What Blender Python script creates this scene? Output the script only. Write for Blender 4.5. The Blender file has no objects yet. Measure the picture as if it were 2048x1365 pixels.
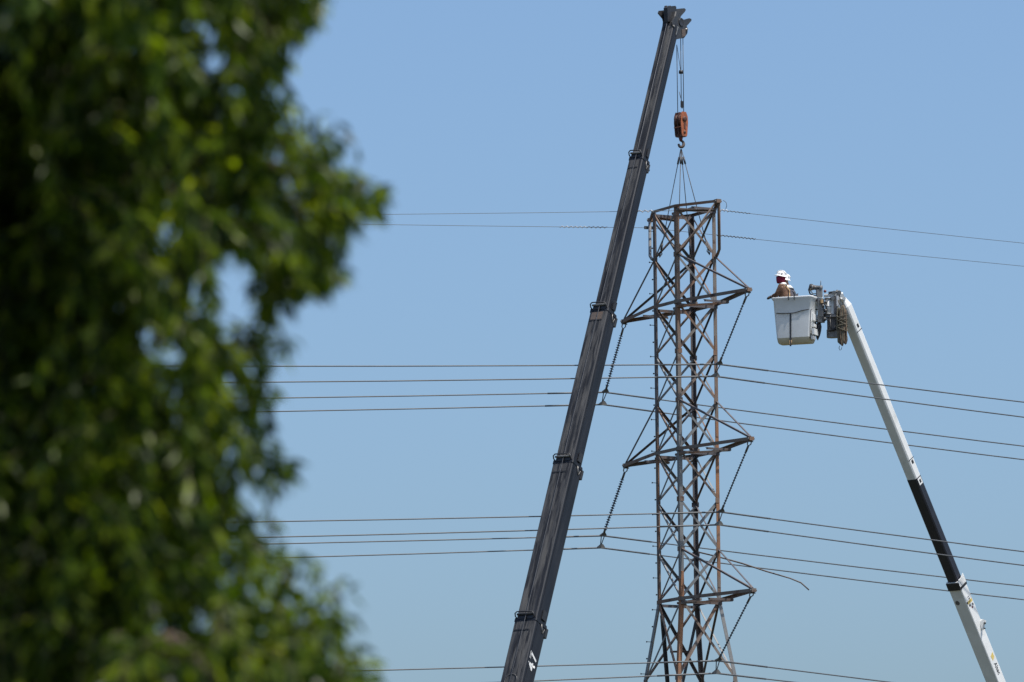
import bpy, bmesh, math, random
from mathutils import Vector, Matrix, noise
V = Vector
rad = math.radians
scene = bpy.context.scene
col = scene.collection

# ------------------------------------------------------------------ camera
F = 12360.0                                  # focal length in photo pixels (2048 wide), about 217 mm
CAM = V((0.0, 0.0, 1.7))
cam_d = bpy.data.cameras.new('camera')
cam = bpy.data.objects.new('camera', cam_d)
col.objects.link(cam)
cam_d.sensor_width = 36.0
cam_d.lens = F / 2048.0 * 36.0
cam_d.clip_start = 0.5
cam_d.clip_end = 6000.0
cam.location = CAM
RC = Matrix.Rotation(rad(90 + 7.84), 3, 'X') @ Matrix.Rotation(rad(-0.55), 3, 'Z')
cam.rotation_euler = RC.to_euler()
cam_d.dof.use_dof = True
cam_d.dof.focus_distance = 167.0
cam_d.dof.aperture_fstop = 4.8
cam_d.dof.aperture_blades = 0
scene.camera = cam

# ------------------------------------------------------------------ world, sun, exposure
SUN_EL = rad(66)
SUN_AZ = V((0.80, -0.60, 0)).normalized()
world = bpy.data.worlds.new('World')
scene.world = world
world.use_nodes = True
wn = world.node_tree
bg = wn.nodes['Background']
sky = wn.nodes.new('ShaderNodeTexSky')
sky.sky_type = 'NISHITA'
sky.sun_disc = False
sky.sun_elevation = SUN_EL
sky.sun_rotation = math.atan2(SUN_AZ.x, SUN_AZ.y)
sky.altitude = 0
sky.air_density = 0.9
sky.dust_density = 3.2
sky.ozone_density = 6.0
tint = wn.nodes.new('ShaderNodeMix')             # white balance of the photograph
tint.data_type = 'RGBA'; tint.blend_type = 'MULTIPLY'
tint.inputs[0].default_value = 1.0
tint.inputs[7].default_value = (1.10, 1.175, 1.175, 1)
wn.links.new(sky.outputs[0], tint.inputs[6])
wn.links.new(tint.outputs[2], bg.inputs[0])
bg.inputs[1].default_value = 0.15
sun_d = bpy.data.lights.new('sun', 'SUN')
sun_d.energy = 5.0
sun_d.angle = rad(0.53)
sun_d.color = (1.0, 0.95, 0.88)
sun = bpy.data.objects.new('sun', sun_d)
col.objects.link(sun)
sdir = V((SUN_AZ.x * math.cos(SUN_EL), SUN_AZ.y * math.cos(SUN_EL), math.sin(SUN_EL)))
sun.rotation_euler = sdir.to_track_quat('Z', 'Y').to_euler()
sun.location = (40, 60, 90)
vs = scene.view_settings
vs.view_transform = 'Standard'
vs.look = 'None'
vs.exposure = 0.0
vs.gamma = 1.0
vs.use_curve_mapping = False
scene.cycles.use_denoising = True
scene.cycles.max_bounces = 8

# ------------------------------------------------------------------ photo pixel -> place
def ray(px, py):
    return RC @ V(((px - 1024.0) / F, -(py - 682.5) / F, -1.0))
def P(px, py, Y):                            # point on the ray at world distance Y
    d = ray(px, py)
    return CAM + d * ((Y - CAM.y) / d.y)
def PP(px, py, p0, n):                       # point on the ray in a plane
    d = ray(px, py)
    return CAM + d * ((p0 - CAM).dot(n) / d.dot(n))
RCT = RC.transposed()
def proj(p):
    q = RCT @ (p - CAM)
    return V((1024 + F * q.x / -q.z, 682.5 - F * q.y / -q.z))

# ------------------------------------------------------------------ materials
def nmat(name, c1, c2=None, rough=0.6, metal=0.0, scale=4.0, detail=5.0, lo=0.35, hi=0.65,
         rnd=0.0, bump=0.0, stretch=None, c3=None, s3=1.0, lo3=0.55, hi3=0.7, rrough=0.1, axes=None, spec=None):
    m = bpy.data.materials.new(name)
    m.use_nodes = True
    nt = m.node_tree
    N, L = nt.nodes, nt.links
    b = N['Principled BSDF']
    b.inputs['Roughness'].default_value = rough
    b.inputs['Metallic'].default_value = metal
    if c2 is None:
        b.inputs['Base Color'].default_value = (*c1, 1)
        return m
    tc = N.new('ShaderNodeTexCoord')
    mp = N.new('ShaderNodeMapping')
    L.new(tc.outputs['Object'], mp.inputs['Vector'])
    if stretch:
        mp.inputs['Scale'].default_value = stretch
    if axes:                                 # grain that runs along a given direction
        cb = N.new('ShaderNodeCombineXYZ')
        for k_, a_ in enumerate(axes):
            dt = N.new('ShaderNodeVectorMath'); dt.operation = 'DOT_PRODUCT'
            dt.inputs[1].default_value = a_
            L.new(tc.outputs['Object'], dt.inputs[0]); L.new(dt.outputs['Value'], cb.inputs[k_])
        L.new(cb.outputs[0], mp.inputs['Vector'])
    if spec is not None:
        b.inputs['Specular IOR Level'].default_value = spec
    nz = N.new('ShaderNodeTexNoise')
    nz.inputs['Scale'].default_value = scale
    nz.inputs['Detail'].default_value = detail
    nz.inputs['Roughness'].default_value = 0.65
    L.new(mp.outputs[0], nz.inputs['Vector'])
    rp = N.new('ShaderNodeMapRange')
    rp.inputs['From Min'].default_value = lo
    rp.inputs['From Max'].default_value = hi
    L.new(nz.outputs[0], rp.inputs['Value'])
    fac = rp.outputs[0]
    if rnd:
        oi = N.new('ShaderNodeObjectInfo')
        ma = N.new('ShaderNodeMath'); ma.operation = 'MULTIPLY_ADD'
        ma.inputs[1].default_value = rnd
        ma.inputs[2].default_value = -rnd / 2
        L.new(oi.outputs['Random'], ma.inputs[0])
        ad = N.new('ShaderNodeMath'); ad.operation = 'ADD'; ad.use_clamp = True
        L.new(fac, ad.inputs[0]); L.new(ma.outputs[0], ad.inputs[1])
        fac = ad.outputs[0]
    mx = N.new('ShaderNodeMix'); mx.data_type = 'RGBA'
    mx.inputs[6].default_value = (*c1, 1)
    mx.inputs[7].default_value = (*c2, 1)
    L.new(fac, mx.inputs[0])
    out = mx.outputs[2]
    if c3 is not None:
        n3 = N.new('ShaderNodeTexNoise')
        n3.inputs['Scale'].default_value = scale * s3
        n3.inputs['Detail'].default_value = 6
        L.new(mp.outputs[0], n3.inputs['Vector'])
        r3 = N.new('ShaderNodeMapRange')
        r3.inputs['From Min'].default_value = lo3
        r3.inputs['From Max'].default_value = hi3
        L.new(n3.outputs[0], r3.inputs['Value'])
        m3 = N.new('ShaderNodeMix'); m3.data_type = 'RGBA'
        L.new(r3.outputs[0], m3.inputs[0])
        L.new(out, m3.inputs[6])
        m3.inputs[7].default_value = (*c3, 1)
        out = m3.outputs[2]
    L.new(out, b.inputs['Base Color'])
    rr = N.new('ShaderNodeMapRange')
    rr.inputs['To Min'].default_value = max(0.05, rough - rrough)
    rr.inputs['To Max'].default_value = min(1, rough + rrough)
    L.new(nz.outputs[0], rr.inputs['Value'])
    L.new(rr.outputs[0], b.inputs['Roughness'])
    if bump:
        bp = N.new('ShaderNodeBump')
        bp.inputs['Strength'].default_value = bump
        bp.inputs['Distance'].default_value = 0.02
        L.new(nz.outputs[0], bp.inputs['Height'])
        L.new(bp.outputs[0], b.inputs['Normal'])
    return m

M = {}
M['rust'] = nmat('rusted_steel', (0.165, 0.092, 0.056), (0.15, 0.135, 0.12), 0.75, 0.0, 1.6, 6, 0.40, 0.66, rnd=0.7,
                 c3=(0.06, 0.03, 0.02), s3=2.3)
M['rust_bright'] = nmat('orange_rusted_steel', (0.26, 0.115, 0.05), (0.17, 0.10, 0.065), 0.8, 0.0, 1.8, 6, 0.40, 0.66,
                 c3=(0.09, 0.045, 0.028), s3=2.0)
M['steel_dark'] = nmat('dark_mottled_steel', (0.095, 0.088, 0.094), (0.13, 0.088, 0.068), 0.7, 0.1, 2.0, 6, 0.45, 0.7, rnd=0.5,
                 c3=(0.055, 0.052, 0.06), s3=1.7)  # darker than the other tower steel, with brown mottling
M['galv'] = nmat('galvanised_steel', (0.15, 0.153, 0.155), (0.21, 0.205, 0.195), 0.55, 0.3, 3.0, 6, 0.35, 0.7, rnd=0.3,
                 c3=(0.13, 0.09, 0.07), s3=1.5, lo3=0.62, hi3=0.8)
M['hardware'] = nmat('dark_hardware', (0.07, 0.075, 0.08), (0.13, 0.12, 0.11), 0.5, 0.4, 8.0)
M['clamp'] = nmat('dull_clamp_metal', (0.10, 0.10, 0.098), (0.15, 0.14, 0.125), 0.6, 0.2, 8.0)
M['bolt'] = nmat('black_bolt', (0.03, 0.03, 0.035), (0.06, 0.055, 0.05), 0.6, 0.2, 12.0)
M['insul'] = nmat('insulator_rubber', (0.030, 0.034, 0.042), (0.05, 0.055, 0.065), 0.45, 0.0, 6.0)
M['alu'] = nmat('weathered_aluminium', (0.065, 0.07, 0.075), (0.10, 0.105, 0.11), 0.5, 0.1, 2.0)
M['alu_lt'] = nmat('bright_aluminium', (0.45, 0.45, 0.45), (0.6, 0.6, 0.6), 0.4, 0.4, 2.0)
M['crane_dark'] = nmat('crane_black_fitting', (0.012, 0.013, 0.016), (0.03, 0.03, 0.033), 0.5, 0.1, 6.0)
M['crane_plate'] = nmat('crane_head_plate', (0.022, 0.024, 0.028), (0.045, 0.043, 0.042), 0.5, 0.1, 5.0)
M['crane_bare'] = nmat('scuffed_bare_metal', (0.16, 0.15, 0.14), (0.3, 0.29, 0.27), 0.4, 0.5, 9.0)
M['wear'] = nmat('brown_rust_stain_plate', (0.12, 0.082, 0.06), (0.075, 0.063, 0.058), 0.65, 0.0, 5.0)
M['rope_steel'] = nmat('steel_rope', (0.05, 0.055, 0.065), (0.09, 0.09, 0.095), 0.55, 0.4, 20.0)
M['block'] = nmat('orange_block_paint', (0.44, 0.125, 0.04), (0.26, 0.075, 0.03), 0.5, 0.0, 6.0, 5, c3=(0.09, 0.04, 0.025), s3=1.4)
M['block_in'] = nmat('dark_orange_inside', (0.11, 0.035, 0.02), (0.05, 0.022, 0.015), 0.6, 0.0, 7.0)  # block paint darkened: shade between the cheek plates put into the colour
M['white'] = nmat('white_boom_paint', (0.74, 0.745, 0.73), (0.66, 0.665, 0.65), 0.38, 0.0, 2.0, 6, c3=(0.52, 0.52, 0.49), s3=0.8, lo3=0.6, hi3=0.8)
M['bucket'] = nmat('bucket_fibreglass', (0.74, 0.75, 0.74), (0.68, 0.69, 0.68), 0.35, 0.0, 2.5, 5, c3=(0.58, 0.58, 0.55), s3=1.2, lo3=0.6, hi3=0.8)
M['bucket_floor'] = nmat('bucket_underside', (0.60, 0.54, 0.40), (0.50, 0.45, 0.33), 0.6, 0.0, 4.0)
M['sleeve'] = nmat('black_boom_sleeve', (0.010, 0.011, 0.018), (0.017, 0.018, 0.026), 0.42, 0.0, 2.0)
M['lift_grey'] = nmat('lift_grey_paint', (0.20, 0.205, 0.21), (0.12, 0.122, 0.125), 0.5, 0.1, 6.0)
M['lift_dark'] = nmat('lift_dark_cover', (0.085, 0.08, 0.082), (0.13, 0.12, 0.12), 0.6, 0.0, 6.0)
M['black'] = nmat('black_rubber', (0.012, 0.012, 0.014), (0.025, 0.024, 0.024), 0.6, 0.0, 6.0)
M['hose'] = nmat('hydraulic_hose', (0.015, 0.016, 0.018), (0.03, 0.03, 0.03), 0.4, 0.0, 8.0)
M['red'] = nmat('red_fitting', (0.17, 0.04, 0.045), (0.11, 0.03, 0.03), 0.5, 0.0, 6.0)
M['strap'] = nmat('black_webbing', (0.035, 0.045, 0.055), (0.055, 0.06, 0.07), 0.8, 0.0, 20.0)
M['ropetan'] = nmat('tan_rope', (0.20, 0.145, 0.095), (0.095, 0.065, 0.045), 0.9, 0.0, 14.0, rnd=0.6)
M['olive_rope'] = nmat('olive_rope', (0.13, 0.12, 0.085), (0.07, 0.06, 0.045), 0.9, 0.0, 14.0, rnd=0.6)
M['yellow'] = nmat('yellow_decal', (0.66, 0.50, 0.15), (0.60, 0.45, 0.13), 0.5, 0.0, 5.0)
M['ink'] = nmat('black_decal', (0.015, 0.015, 0.018), (0.02, 0.02, 0.022), 0.5, 0.0, 5.0)
M['white_paint'] = nmat('white_lettering', (0.78, 0.78, 0.76), (0.66, 0.66, 0.64), 0.5, 0.0, 20.0)
M['skin'] = nmat('skin', (0.45, 0.26, 0.18), (0.40, 0.22, 0.15), 0.55, 0.0, 8.0)
M['tan_cloth'] = nmat('tan_work_shirt', (0.17, 0.09, 0.052), (0.085, 0.046, 0.03), 0.9, 0.0, 7.0, bump=0.6)
M['navy_cloth'] = nmat('navy_work_shirt', (0.045, 0.05, 0.075), (0.10, 0.085, 0.09), 0.9, 0.0, 9.0, bump=0.6)
M['jeans'] = nmat('dark_jeans', (0.03, 0.035, 0.05), (0.05, 0.055, 0.075), 0.9, 0.0, 12.0)
M['hat'] = nmat('white_hard_hat', (0.86, 0.86, 0.84), (0.80, 0.80, 0.78), 0.25, 0.0, 5.0)
M['maroon'] = nmat('maroon_cloth', (0.26, 0.012, 0.045), (0.20, 0.008, 0.03), 0.85, 0.0, 9.0)
M['glove'] = nmat('dark_teal_glove', (0.015, 0.06, 0.075), (0.01, 0.035, 0.05), 0.8, 0.0, 9.0)
M['leather'] = nmat('tan_leather', (0.40, 0.27, 0.13), (0.32, 0.2, 0.10), 0.7, 0.0, 9.0)
M['bark'] = nmat('grey_brown_bark', (0.15, 0.105, 0.08), (0.075, 0.05, 0.04), 0.9, 0.0, 10.0, bump=0.8, stretch=(1, 1, 0.3))
M['ground'] = nmat('dry_dirt_and_grass', (0.075, 0.068, 0.048), (0.04, 0.05, 0.022), 0.95, 0.0, 0.08, 9, bump=0.3)
M['tyre'] = nmat('tyre_rubber', (0.02, 0.02, 0.02), (0.03, 0.03, 0.03), 0.85, 0.0, 8.0)
M['crane_body'] = nmat('crane_carrier_paint', (0.30, 0.22, 0.05), (0.24, 0.17, 0.05), 0.5, 0.0, 3.0)
M['glass'] = nmat('dark_cab_glass', (0.02, 0.025, 0.03), None, 0.1)

def leaf_mat():
    m = bpy.data.materials.new('leaf')
    m.use_nodes = True
    nt = m.node_tree; N, L = nt.nodes, nt.links
    b = N['Principled BSDF']
    b.inputs['Roughness'].default_value = 0.32
    b.inputs['Specular IOR Level'].default_value = 0.22
    gi = N.new('ShaderNodeNewGeometry')
    rp = N.new('ShaderNodeValToRGB')
    e = rp.color_ramp.elements
    e[0].position = 0.0; e[0].color = (0.012, 0.026, 0.004, 1)
    e[1].position = 1.0; e[1].color = (0.22, 0.27, 0.035, 1)
    x = rp.color_ramp.elements.new(0.55); x.color = (0.026, 0.052, 0.006, 1)
    x = rp.color_ramp.elements.new(0.76); x.color = (0.095, 0.150, 0.014, 1)
    L.new(gi.outputs['Random Per Island'], rp.inputs[0])
    L.new(rp.outputs[0], b.inputs['Base Color'])
    tr = N.new('ShaderNodeBsdfTranslucent')
    mu = N.new('ShaderNodeMix'); mu.data_type = 'RGBA'; mu.blend_type = 'MULTIPLY'
    mu.inputs[0].default_value = 1.0
    mu.inputs[7].default_value = (2.6, 2.5, 0.4, 1)
    L.new(rp.outputs[0], mu.inputs[6])
    L.new(mu.outputs[2], tr.inputs['Color'])
    mx = N.new('ShaderNodeMixShader')
    mx.inputs[0].default_value = 0.50
    L.new(b.outputs[0], mx.inputs[1]); L.new(tr.outputs[0], mx.inputs[2])
    L.new(mx.outputs[0], N['Material Output'].inputs['Surface'])
    return m
M['leaf'] = leaf_mat()

# ------------------------------------------------------------------ object helpers
def tag(o, label=None, cat=None, group=None, kind=None):
    if label: o['label'] = label
    if cat: o['category'] = cat
    if group: o['group'] = group
    if kind: o['kind'] = kind
    return o
ORG = {}
def thing(name, loc, label, cat, group=None):
    o = bpy.data.objects.new(name, None)
    o.empty_display_size = 0.3
    o.location = loc
    col.objects.link(o)
    ORG[o.name] = V(loc)
    return tag(o, label, cat, group)

class MB:
    def __init__(s):
        s.v, s.f, s.sm = [], [], []
    def add(s, vs, fs, smooth=False):
        k = len(s.v)
        s.v += [V(p) for p in vs]
        for f in fs:
            s.f.append([k + i for i in f]); s.sm.append(smooth)
        return s
    def box(s, c, ax, ay, az, hx, hy, hz):
        c = V(c)
        vs = [c + ax * (i * hx) + ay * (j * hy) + az * (k * hz) for k in (-1, 1) for j in (-1, 1) for i in (-1, 1)]
        return s.add(vs, [(0, 2, 3, 1), (4, 5, 7, 6), (0, 1, 5, 4), (2, 6, 7, 3), (0, 4, 6, 2), (1, 3, 7, 5)])
    def prism(s, p0, p1, ea, eb, prof, prof1=None, smooth=False):
        p0, p1 = V(p0), V(p1)
        prof1 = prof1 or prof
        n = len(prof)
        vs = [p0 + ea * a + eb * b for a, b in prof] + [p1 + ea * a + eb * b for a, b in prof1]
        s.add(vs, [(i, (i + 1) % n, n + (i + 1) % n, n + i) for i in range(n)], smooth)
        k = len(s.v) - 2 * n
        s.f.append([k + i for i in reversed(range(n))]); s.sm.append(False)
        s.f.append([k + n + i for i in range(n)]); s.sm.append(False)
        return s
    def tube(s, pts, r, seg=6, smooth=True, closed=False):
        pts = [V(p) for p in pts]
        n = len(pts)
        rs = r if isinstance(r, (list, tuple)) else [r] * n
        rings = []
        up = None
        for i in range(n):
            if closed:
                t = pts[(i + 1) % n] - pts[i - 1]
            else:
                t = pts[min(i + 1, n - 1)] - pts[max(i - 1, 0)]
            t.normalize()
            if up is None:
                up = t.orthogonal().normalized()
            else:
                up = (up - t * up.dot(t))
                up = up.normalized() if up.length > 1e-6 else t.orthogonal().normalized()
            w = t.cross(up)
            rings.append([pts[i] + (up * math.cos(2 * math.pi * j / seg) + w * math.sin(2 * math.pi * j / seg)) * rs[i] for j in range(seg)])
        vs = [p for rg in rings for p in rg]
        fs = []
        m = n if closed else n - 1
        for i in range(m):
            a, b = i * seg, ((i + 1) % n) * seg
            for j in range(seg):
                fs.append((a + j, a + (j + 1) % seg, b + (j + 1) % seg, b + j))
        s.add(vs, fs, smooth)
        if not closed:
            k = len(s.v) - n * seg
            s.f.append([k + j for j in reversed(range(seg))]); s.sm.append(False)
            s.f.append([k + (n - 1) * seg + j for j in range(seg)]); s.sm.append(False)
        return s
    def cyl(s, p0, p1, r, seg=12, r1=None):
        return s.tube([p0, p1], [r, r if r1 is None else r1], seg)
    def plate(s, pts, n, th):                # polygon extruded both ways along n
        pts = [V(p) for p in pts]
        n = V(n).normalized()
        k = len(pts)
        vs = [p - n * th / 2 for p in pts] + [p + n * th / 2 for p in pts]
        s.add(vs, [(i, (i + 1) % k, k + (i + 1) % k, k + i) for i in range(k)])
        b = len(s.v) - 2 * k
        s.f.append([b + i for i in reversed(range(k))]); s.sm.append(False)
        s.f.append([b + k + i for i in range(k)]); s.sm.append(False)
        return s
    def lathe(s, prof, c, ax, seg=16):       # prof: (r, h) along axis ax from c
        ax = V(ax).normalized(); e = ax.orthogonal().normalized(); w = ax.cross(e)
        c = V(c)
        vs = []
        for r, h in prof:
            vs += [c + ax * h + (e * math.cos(2 * math.pi * j / seg) + w * math.sin(2 * math.pi * j / seg)) * r for j in range(seg)]
        fs = []
        for i in range(len(prof) - 1):
            for j in range(seg):
                fs.append((i * seg + j, i * seg + (j + 1) % seg, (i + 1) * seg + (j + 1) % seg, (i + 1) * seg + j))
        return s.add(vs, fs, True)
    def mesh(s, name, off=V((0, 0, 0))):
        me = bpy.data.meshes.new(name)
        me.from_pydata([tuple(p - off) for p in s.v], [], s.f)
        me.polygons.foreach_set('use_smooth', s.sm)
        bm = bmesh.new(); bm.from_mesh(me)
        bmesh.ops.recalc_face_normals(bm, faces=bm.faces)
        bm.to_mesh(me); bm.free()
        return me
    def build(s, name, mat, parent=None):
        if parent is None:
            c = V((0, 0, 0))
            for p in s.v: c += p
            c /= len(s.v)
            c.z = min(p.z for p in s.v)
            off = c
        else:
            off = ORG[parent.name]
        me = s.mesh(name, off)
        me.materials.append(M[mat] if isinstance(mat, str) else mat)
        o = bpy.data.objects.new(name, me)
        col.objects.link(o)
        if parent is None:
            o.location = off
        else:
            o.parent = parent
        ORG[o.name] = off.copy()
        return o

X3, Y3, Z3 = V((1, 0, 0)), V((0, 1, 0)), V((0, 0, 1))
def bar(p0, p1, n, fl, t=0.010, off=0.0):
    """angle iron from p0 to p1, one flange in the plane with normal n, the other pointing inward (-n)"""
    p0, p1, n = V(p0), V(p1), V(n)
    a = (p1 - p0).normalized()
    n = (n - a * n.dot(a)).normalized()
    q = a.cross(n)
    if q.z < 0: q = -q
    h = fl / 2
    prof = [(-h, 0), (h, 0), (h, -fl), (h - t, -fl), (h - t, -t), (-h, -t)]
    return MB().prism(p0 + n * off, p1 + n * off, q, n, prof)

# ------------------------------------------------------------------ ground
g = MB().add([(-3000, -3000, 0), (3000, -3000, 0), (3000, 3000, 0), (-3000, 3000, 0)], [(0, 1, 2, 3)])
tag(g.build('ground', 'ground'), kind='structure', label='dry dirt and grass ground')

# ------------------------------------------------------------------ lattice tower
PH = rad(61.2)
U = V((math.cos(PH), -math.sin(PH), 0))      # crossarm direction, right and towards the camera
W_ = V((math.sin(PH), math.cos(PH), 0))      # line direction, right and away
YC = 165.0
S = F / YC                                   # pixels per metre at the tower
TC = P(1374.5, 905, YC)                      # tower axis
TX = TC.x
def zc(py, px=1373): return P(px, py, YC).z
w0 = 0.622
z_top, z_a = zc(424, 1366), zc(517, 1367)
z1, z2, z3 = zc(612, 1369), zc(905, 1374), zc(1203, 1378)
nodes = [z_top, z_a, z1, z1 + (z2 - z1) / 3, z1 + (z2 - z1) * 2 / 3, z2, z2 + (z3 - z2) / 3, z2 + (z3 - z2) * 2 / 3, z3]
z4 = zc(1362, 1381)
SPL = 0.139
def wz(z): return w0 if z >= z3 else w0 + (z3 - z) * SPL
def leg(sa, sb, z, inset=0.0):
    w = wz(z) - inset
    return V((TX, YC, z)) + U * (sa * w) + W_ * (sb * w)
LEGS = {'A': (-1, -1), 'B': (1, -1), 'C': (-1, 1), 'D': (1, 1)}
tower = thing('lattice_tower', (TX, YC, 0), 'rusty four-legged steel lattice transmission tower slung from the crane hook', 'tower')

zs = [z_top + 0.02, zc(690), zc(862), zc(1163), z3, 8.0, 0.0]
leg_m = {'A': ['steel_dark', 'steel_dark', 'rust', 'rust', 'galv', 'galv'],
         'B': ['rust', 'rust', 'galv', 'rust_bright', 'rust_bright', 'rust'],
         'C': ['steel_dark', 'steel_dark', 'steel_dark', 'steel_dark', 'steel_dark', 'steel_dark'],
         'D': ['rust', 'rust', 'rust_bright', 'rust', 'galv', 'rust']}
# splices of leg B sit at other heights than those of the rest
fl, t = 0.105, 0.014
for k, (sa, sb) in LEGS.items():
    zz = list(zs)
    for i in range(len(zz) - 1):
        prof = [(0, 0), (-sa * fl, 0), (-sa * fl, -sb * t), (-sa * t, -sb * t), (-sa * t, -sb * fl), (0, -sb * fl)]
        o = MB().prism(leg(sa, sb, zz[i]), leg(sa, sb, zz[i + 1]), U, W_, prof).build('leg_section', leg_m[k][i], tower)
        if k == 'B' and i == 2: tag(o, 'bare grey galvanised middle length of the front leg')
        if 0 < i < 5:                        # splice plate
            c = leg(sa, sb, zz[i]) + U * (sa * 0.006) - W_ * (sb * 0.05)
            MB().box(c, U, W_, Z3, 0.005, 0.042, 0.20).build('splice_plate', leg_m[k][i], tower)
FACES = [('A', 'B', -W_), ('C', 'D', W_), ('A', 'C', -U), ('B', 'D', U)]
random.seed(4)
def brace(k0, zt0, k1, zb1, n, fl, mat, off=0.0, name='brace'):
    p, q = leg(*LEGS[k0], zt0, 0.05), leg(*LEGS[k1], zb1, 0.05)
    return bar(p, q, n, fl, 0.009, 0.045 + off).build(name, mat, tower)
lowz = [z3, z4, z4 - 3.6, z4 - 8.2, 0.3]
for ring, lst in ((0, nodes), (1, lowz)):
    for i in range(len(lst) - 1):
        a, b = lst[i] - 0.05, lst[i + 1] + 0.05
        for k0, k1, n in FACES:
            thin = (n.dot(W_) != 0 and abs(n.dot(W_)) > 0.5)
            f1 = (0.042 if thin else 0.062) * (1.15 if ring else 1)
            pick = lambda: random.choice(['rust', 'rust', 'galv', 'galv']) if n.dot(U) > 0.5 or n.dot(W_) < -0.5 else random.choice(['steel_dark', 'steel_dark', 'rust', 'galv'])  # far faces mostly take the darker steel
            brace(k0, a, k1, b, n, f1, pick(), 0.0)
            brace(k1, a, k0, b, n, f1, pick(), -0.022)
for i, z in enumerate(nodes[1:] + [z4]):
    for k0, k1, n in FACES:
        for kk, other in ((k0, k1), (k1, k0)):
            p = leg(*LEGS[kk], z, 0.03); q = leg(*LEGS[other], z, 0.03)
            d = (q - p).normalized()
            MB().box(p + d * 0.05 + n * 0.036, d, Z3, n, 0.055, 0.065, 0.004).build('gusset_plate', 'steel_dark' if kk in 'AC' else 'rust', tower)
# tall inner hangers under the lowest crossarm
for k0, k1, px, py in (('A', 'C', 1334, 1372), ('C', 'A', 1364, 1372)):
    p = leg(*LEGS[k0], z3 - 0.35, 0.12)
    q = PP(px, py, leg(*LEGS['C'], z4, 0.2), U)
    bar(p, p + (q - p) * 1.35, -U, 0.085, 0.012, 0).build('inner_hanger', 'bolt', tower)
h0 = PP(1340, 1304, leg(*LEGS['C'], z4, 0.2), U); h1 = PP(1378, 1304, leg(*LEGS['C'], z4, 0.2), U)
bar(h0, h1, -U, 0.05, 0.008).build('inner_strut', 'steel_dark', tower)

def tip(L, z): return V((TX, YC, z)) + U * L
ARM = 3.28
def crossarm(z, zt, left=True, right=True, L=ARM, ties=True, fl=0.09):
    arm = MB().box(V((TX, YC, z)), U, W_, Z3, w0 * 0.98, 0.03, 0.03)
    arm = arm.build('crossarm', 'rust', tower)
    for sb in (-1, 1):
        pa, pb = leg(-1, sb, z) + W_ * (sb * 0.012), leg(1, sb, z) + W_ * (sb * 0.012)
        bar(pa, pb, W_ * sb, fl, 0.012, 0.014).build('chord', 'rust', arm)
        if right: bar(pb, tip(L, z) + W_ * (sb * 0.05), W_ * sb, fl, 0.012, 0.014).build('chord', 'rust', arm)
        if left: bar(pa, tip(-L, z) + W_ * (sb * 0.05), W_ * sb, fl, 0.012, 0.014).build('chord', 'rust', arm)
    for sa, on in ((-1, left), (1, right)):
        p, q = leg(sa, -1, z - 0.05), leg(sa, 1, z - 0.05)
        bar(p, q, Z3, 0.08, 0.01).build('strut', 'steel_dark', arm)
        if not on: continue
        T = tip(sa * L, z)
        for fr in (0.38,):
            a = p.lerp(T, fr); b = q.lerp(T, fr)
            bar(a - Z3 * 0.0, b, Z3, 0.06, 0.008, -0.03).build('strut', 'steel_dark', arm)
            bar(p, b, Z3, 0.055, 0.008, -0.05).build('strut', 'rust', arm)
        # end plate with hanger hook
        MB().box(T + U * (sa * 0.02), U, W_, Z3, 0.08, 0.07, 0.05).build('end_plate', 'rust', arm)
        for s2 in (-1, 1):
            MB().cyl(T + U * (sa * 0.06) + W_ * (s2 * 0.07), T + U * (sa * 0.06) + W_ * (s2 * 0.10), 0.022, 8).build('bolt', 'galv', arm)
        if ties:
            for sb in (-1, 1):
                bar(leg(sa, sb, zt, 0.02), T + Z3 * 0.05 + W_ * (sb * 0.04), W_ * sb, 0.048, 0.008, 0.0).build('tie', 'steel_dark', arm)
    return arm
a1 = crossarm(z1, z_a)
a2 = crossarm(z2, nodes[4])
a3 = crossarm(z3, nodes[7], left=False)
LT = 1.76
at = crossarm(z_top + 0.03, z_a, L=LT, ties=False, fl=0.075)
for sa in (-1, 1):
    T = tip(sa * LT, z_top)
    for sb in (-1, 1):
        b0 = leg(sa, sb, z_a, 0.0)
        m = b0 + (T - b0) * 0.12 + U * (sa * 0.16)
        rr = 0.042 if sb * sa > 0 else 0.026
        MB().tube([b0, b0.lerp(m, 0.5) - Z3 * 0.02, m, T + W_ * (sb * 0.05)], rr, 8).build('knee_brace', 'galv' if sa < 0 else 'rust', at)
# step bolts up the left leg
i = 0
z = z_top - 0.5
while z > 1.5:
    d = -W_ if i % 2 == 0 else -U
    p = leg(-1, -1, z) + (U * 0.06 if i % 2 == 0 else W_ * 0.06)
    MB().cyl(p, p + d * 0.15, 0.0085, 6).cyl(p + d * 0.145, p + d * 0.16, 0.022, 8).build('step_bolt', 'bolt', tower)
    z -= 0.428; i += 1
# bent strip hanging loose out of the tower
strip = [(1394, 1104, 165.9), (1440, 1115, 165.7), (1485, 1127.5, 165.5), (1532, 1143, 165.3), (1580, 1157, 165.2), (1602, 1166, 165.15), (1618, 1180.5, 165.1)]
MB().tube([P(*q) for q in strip], [0.02, 0.02, 0.022, 0.02, 0.018, 0.02, 0.018], 6).build('loose_strip', 'wear', tower)

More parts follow.
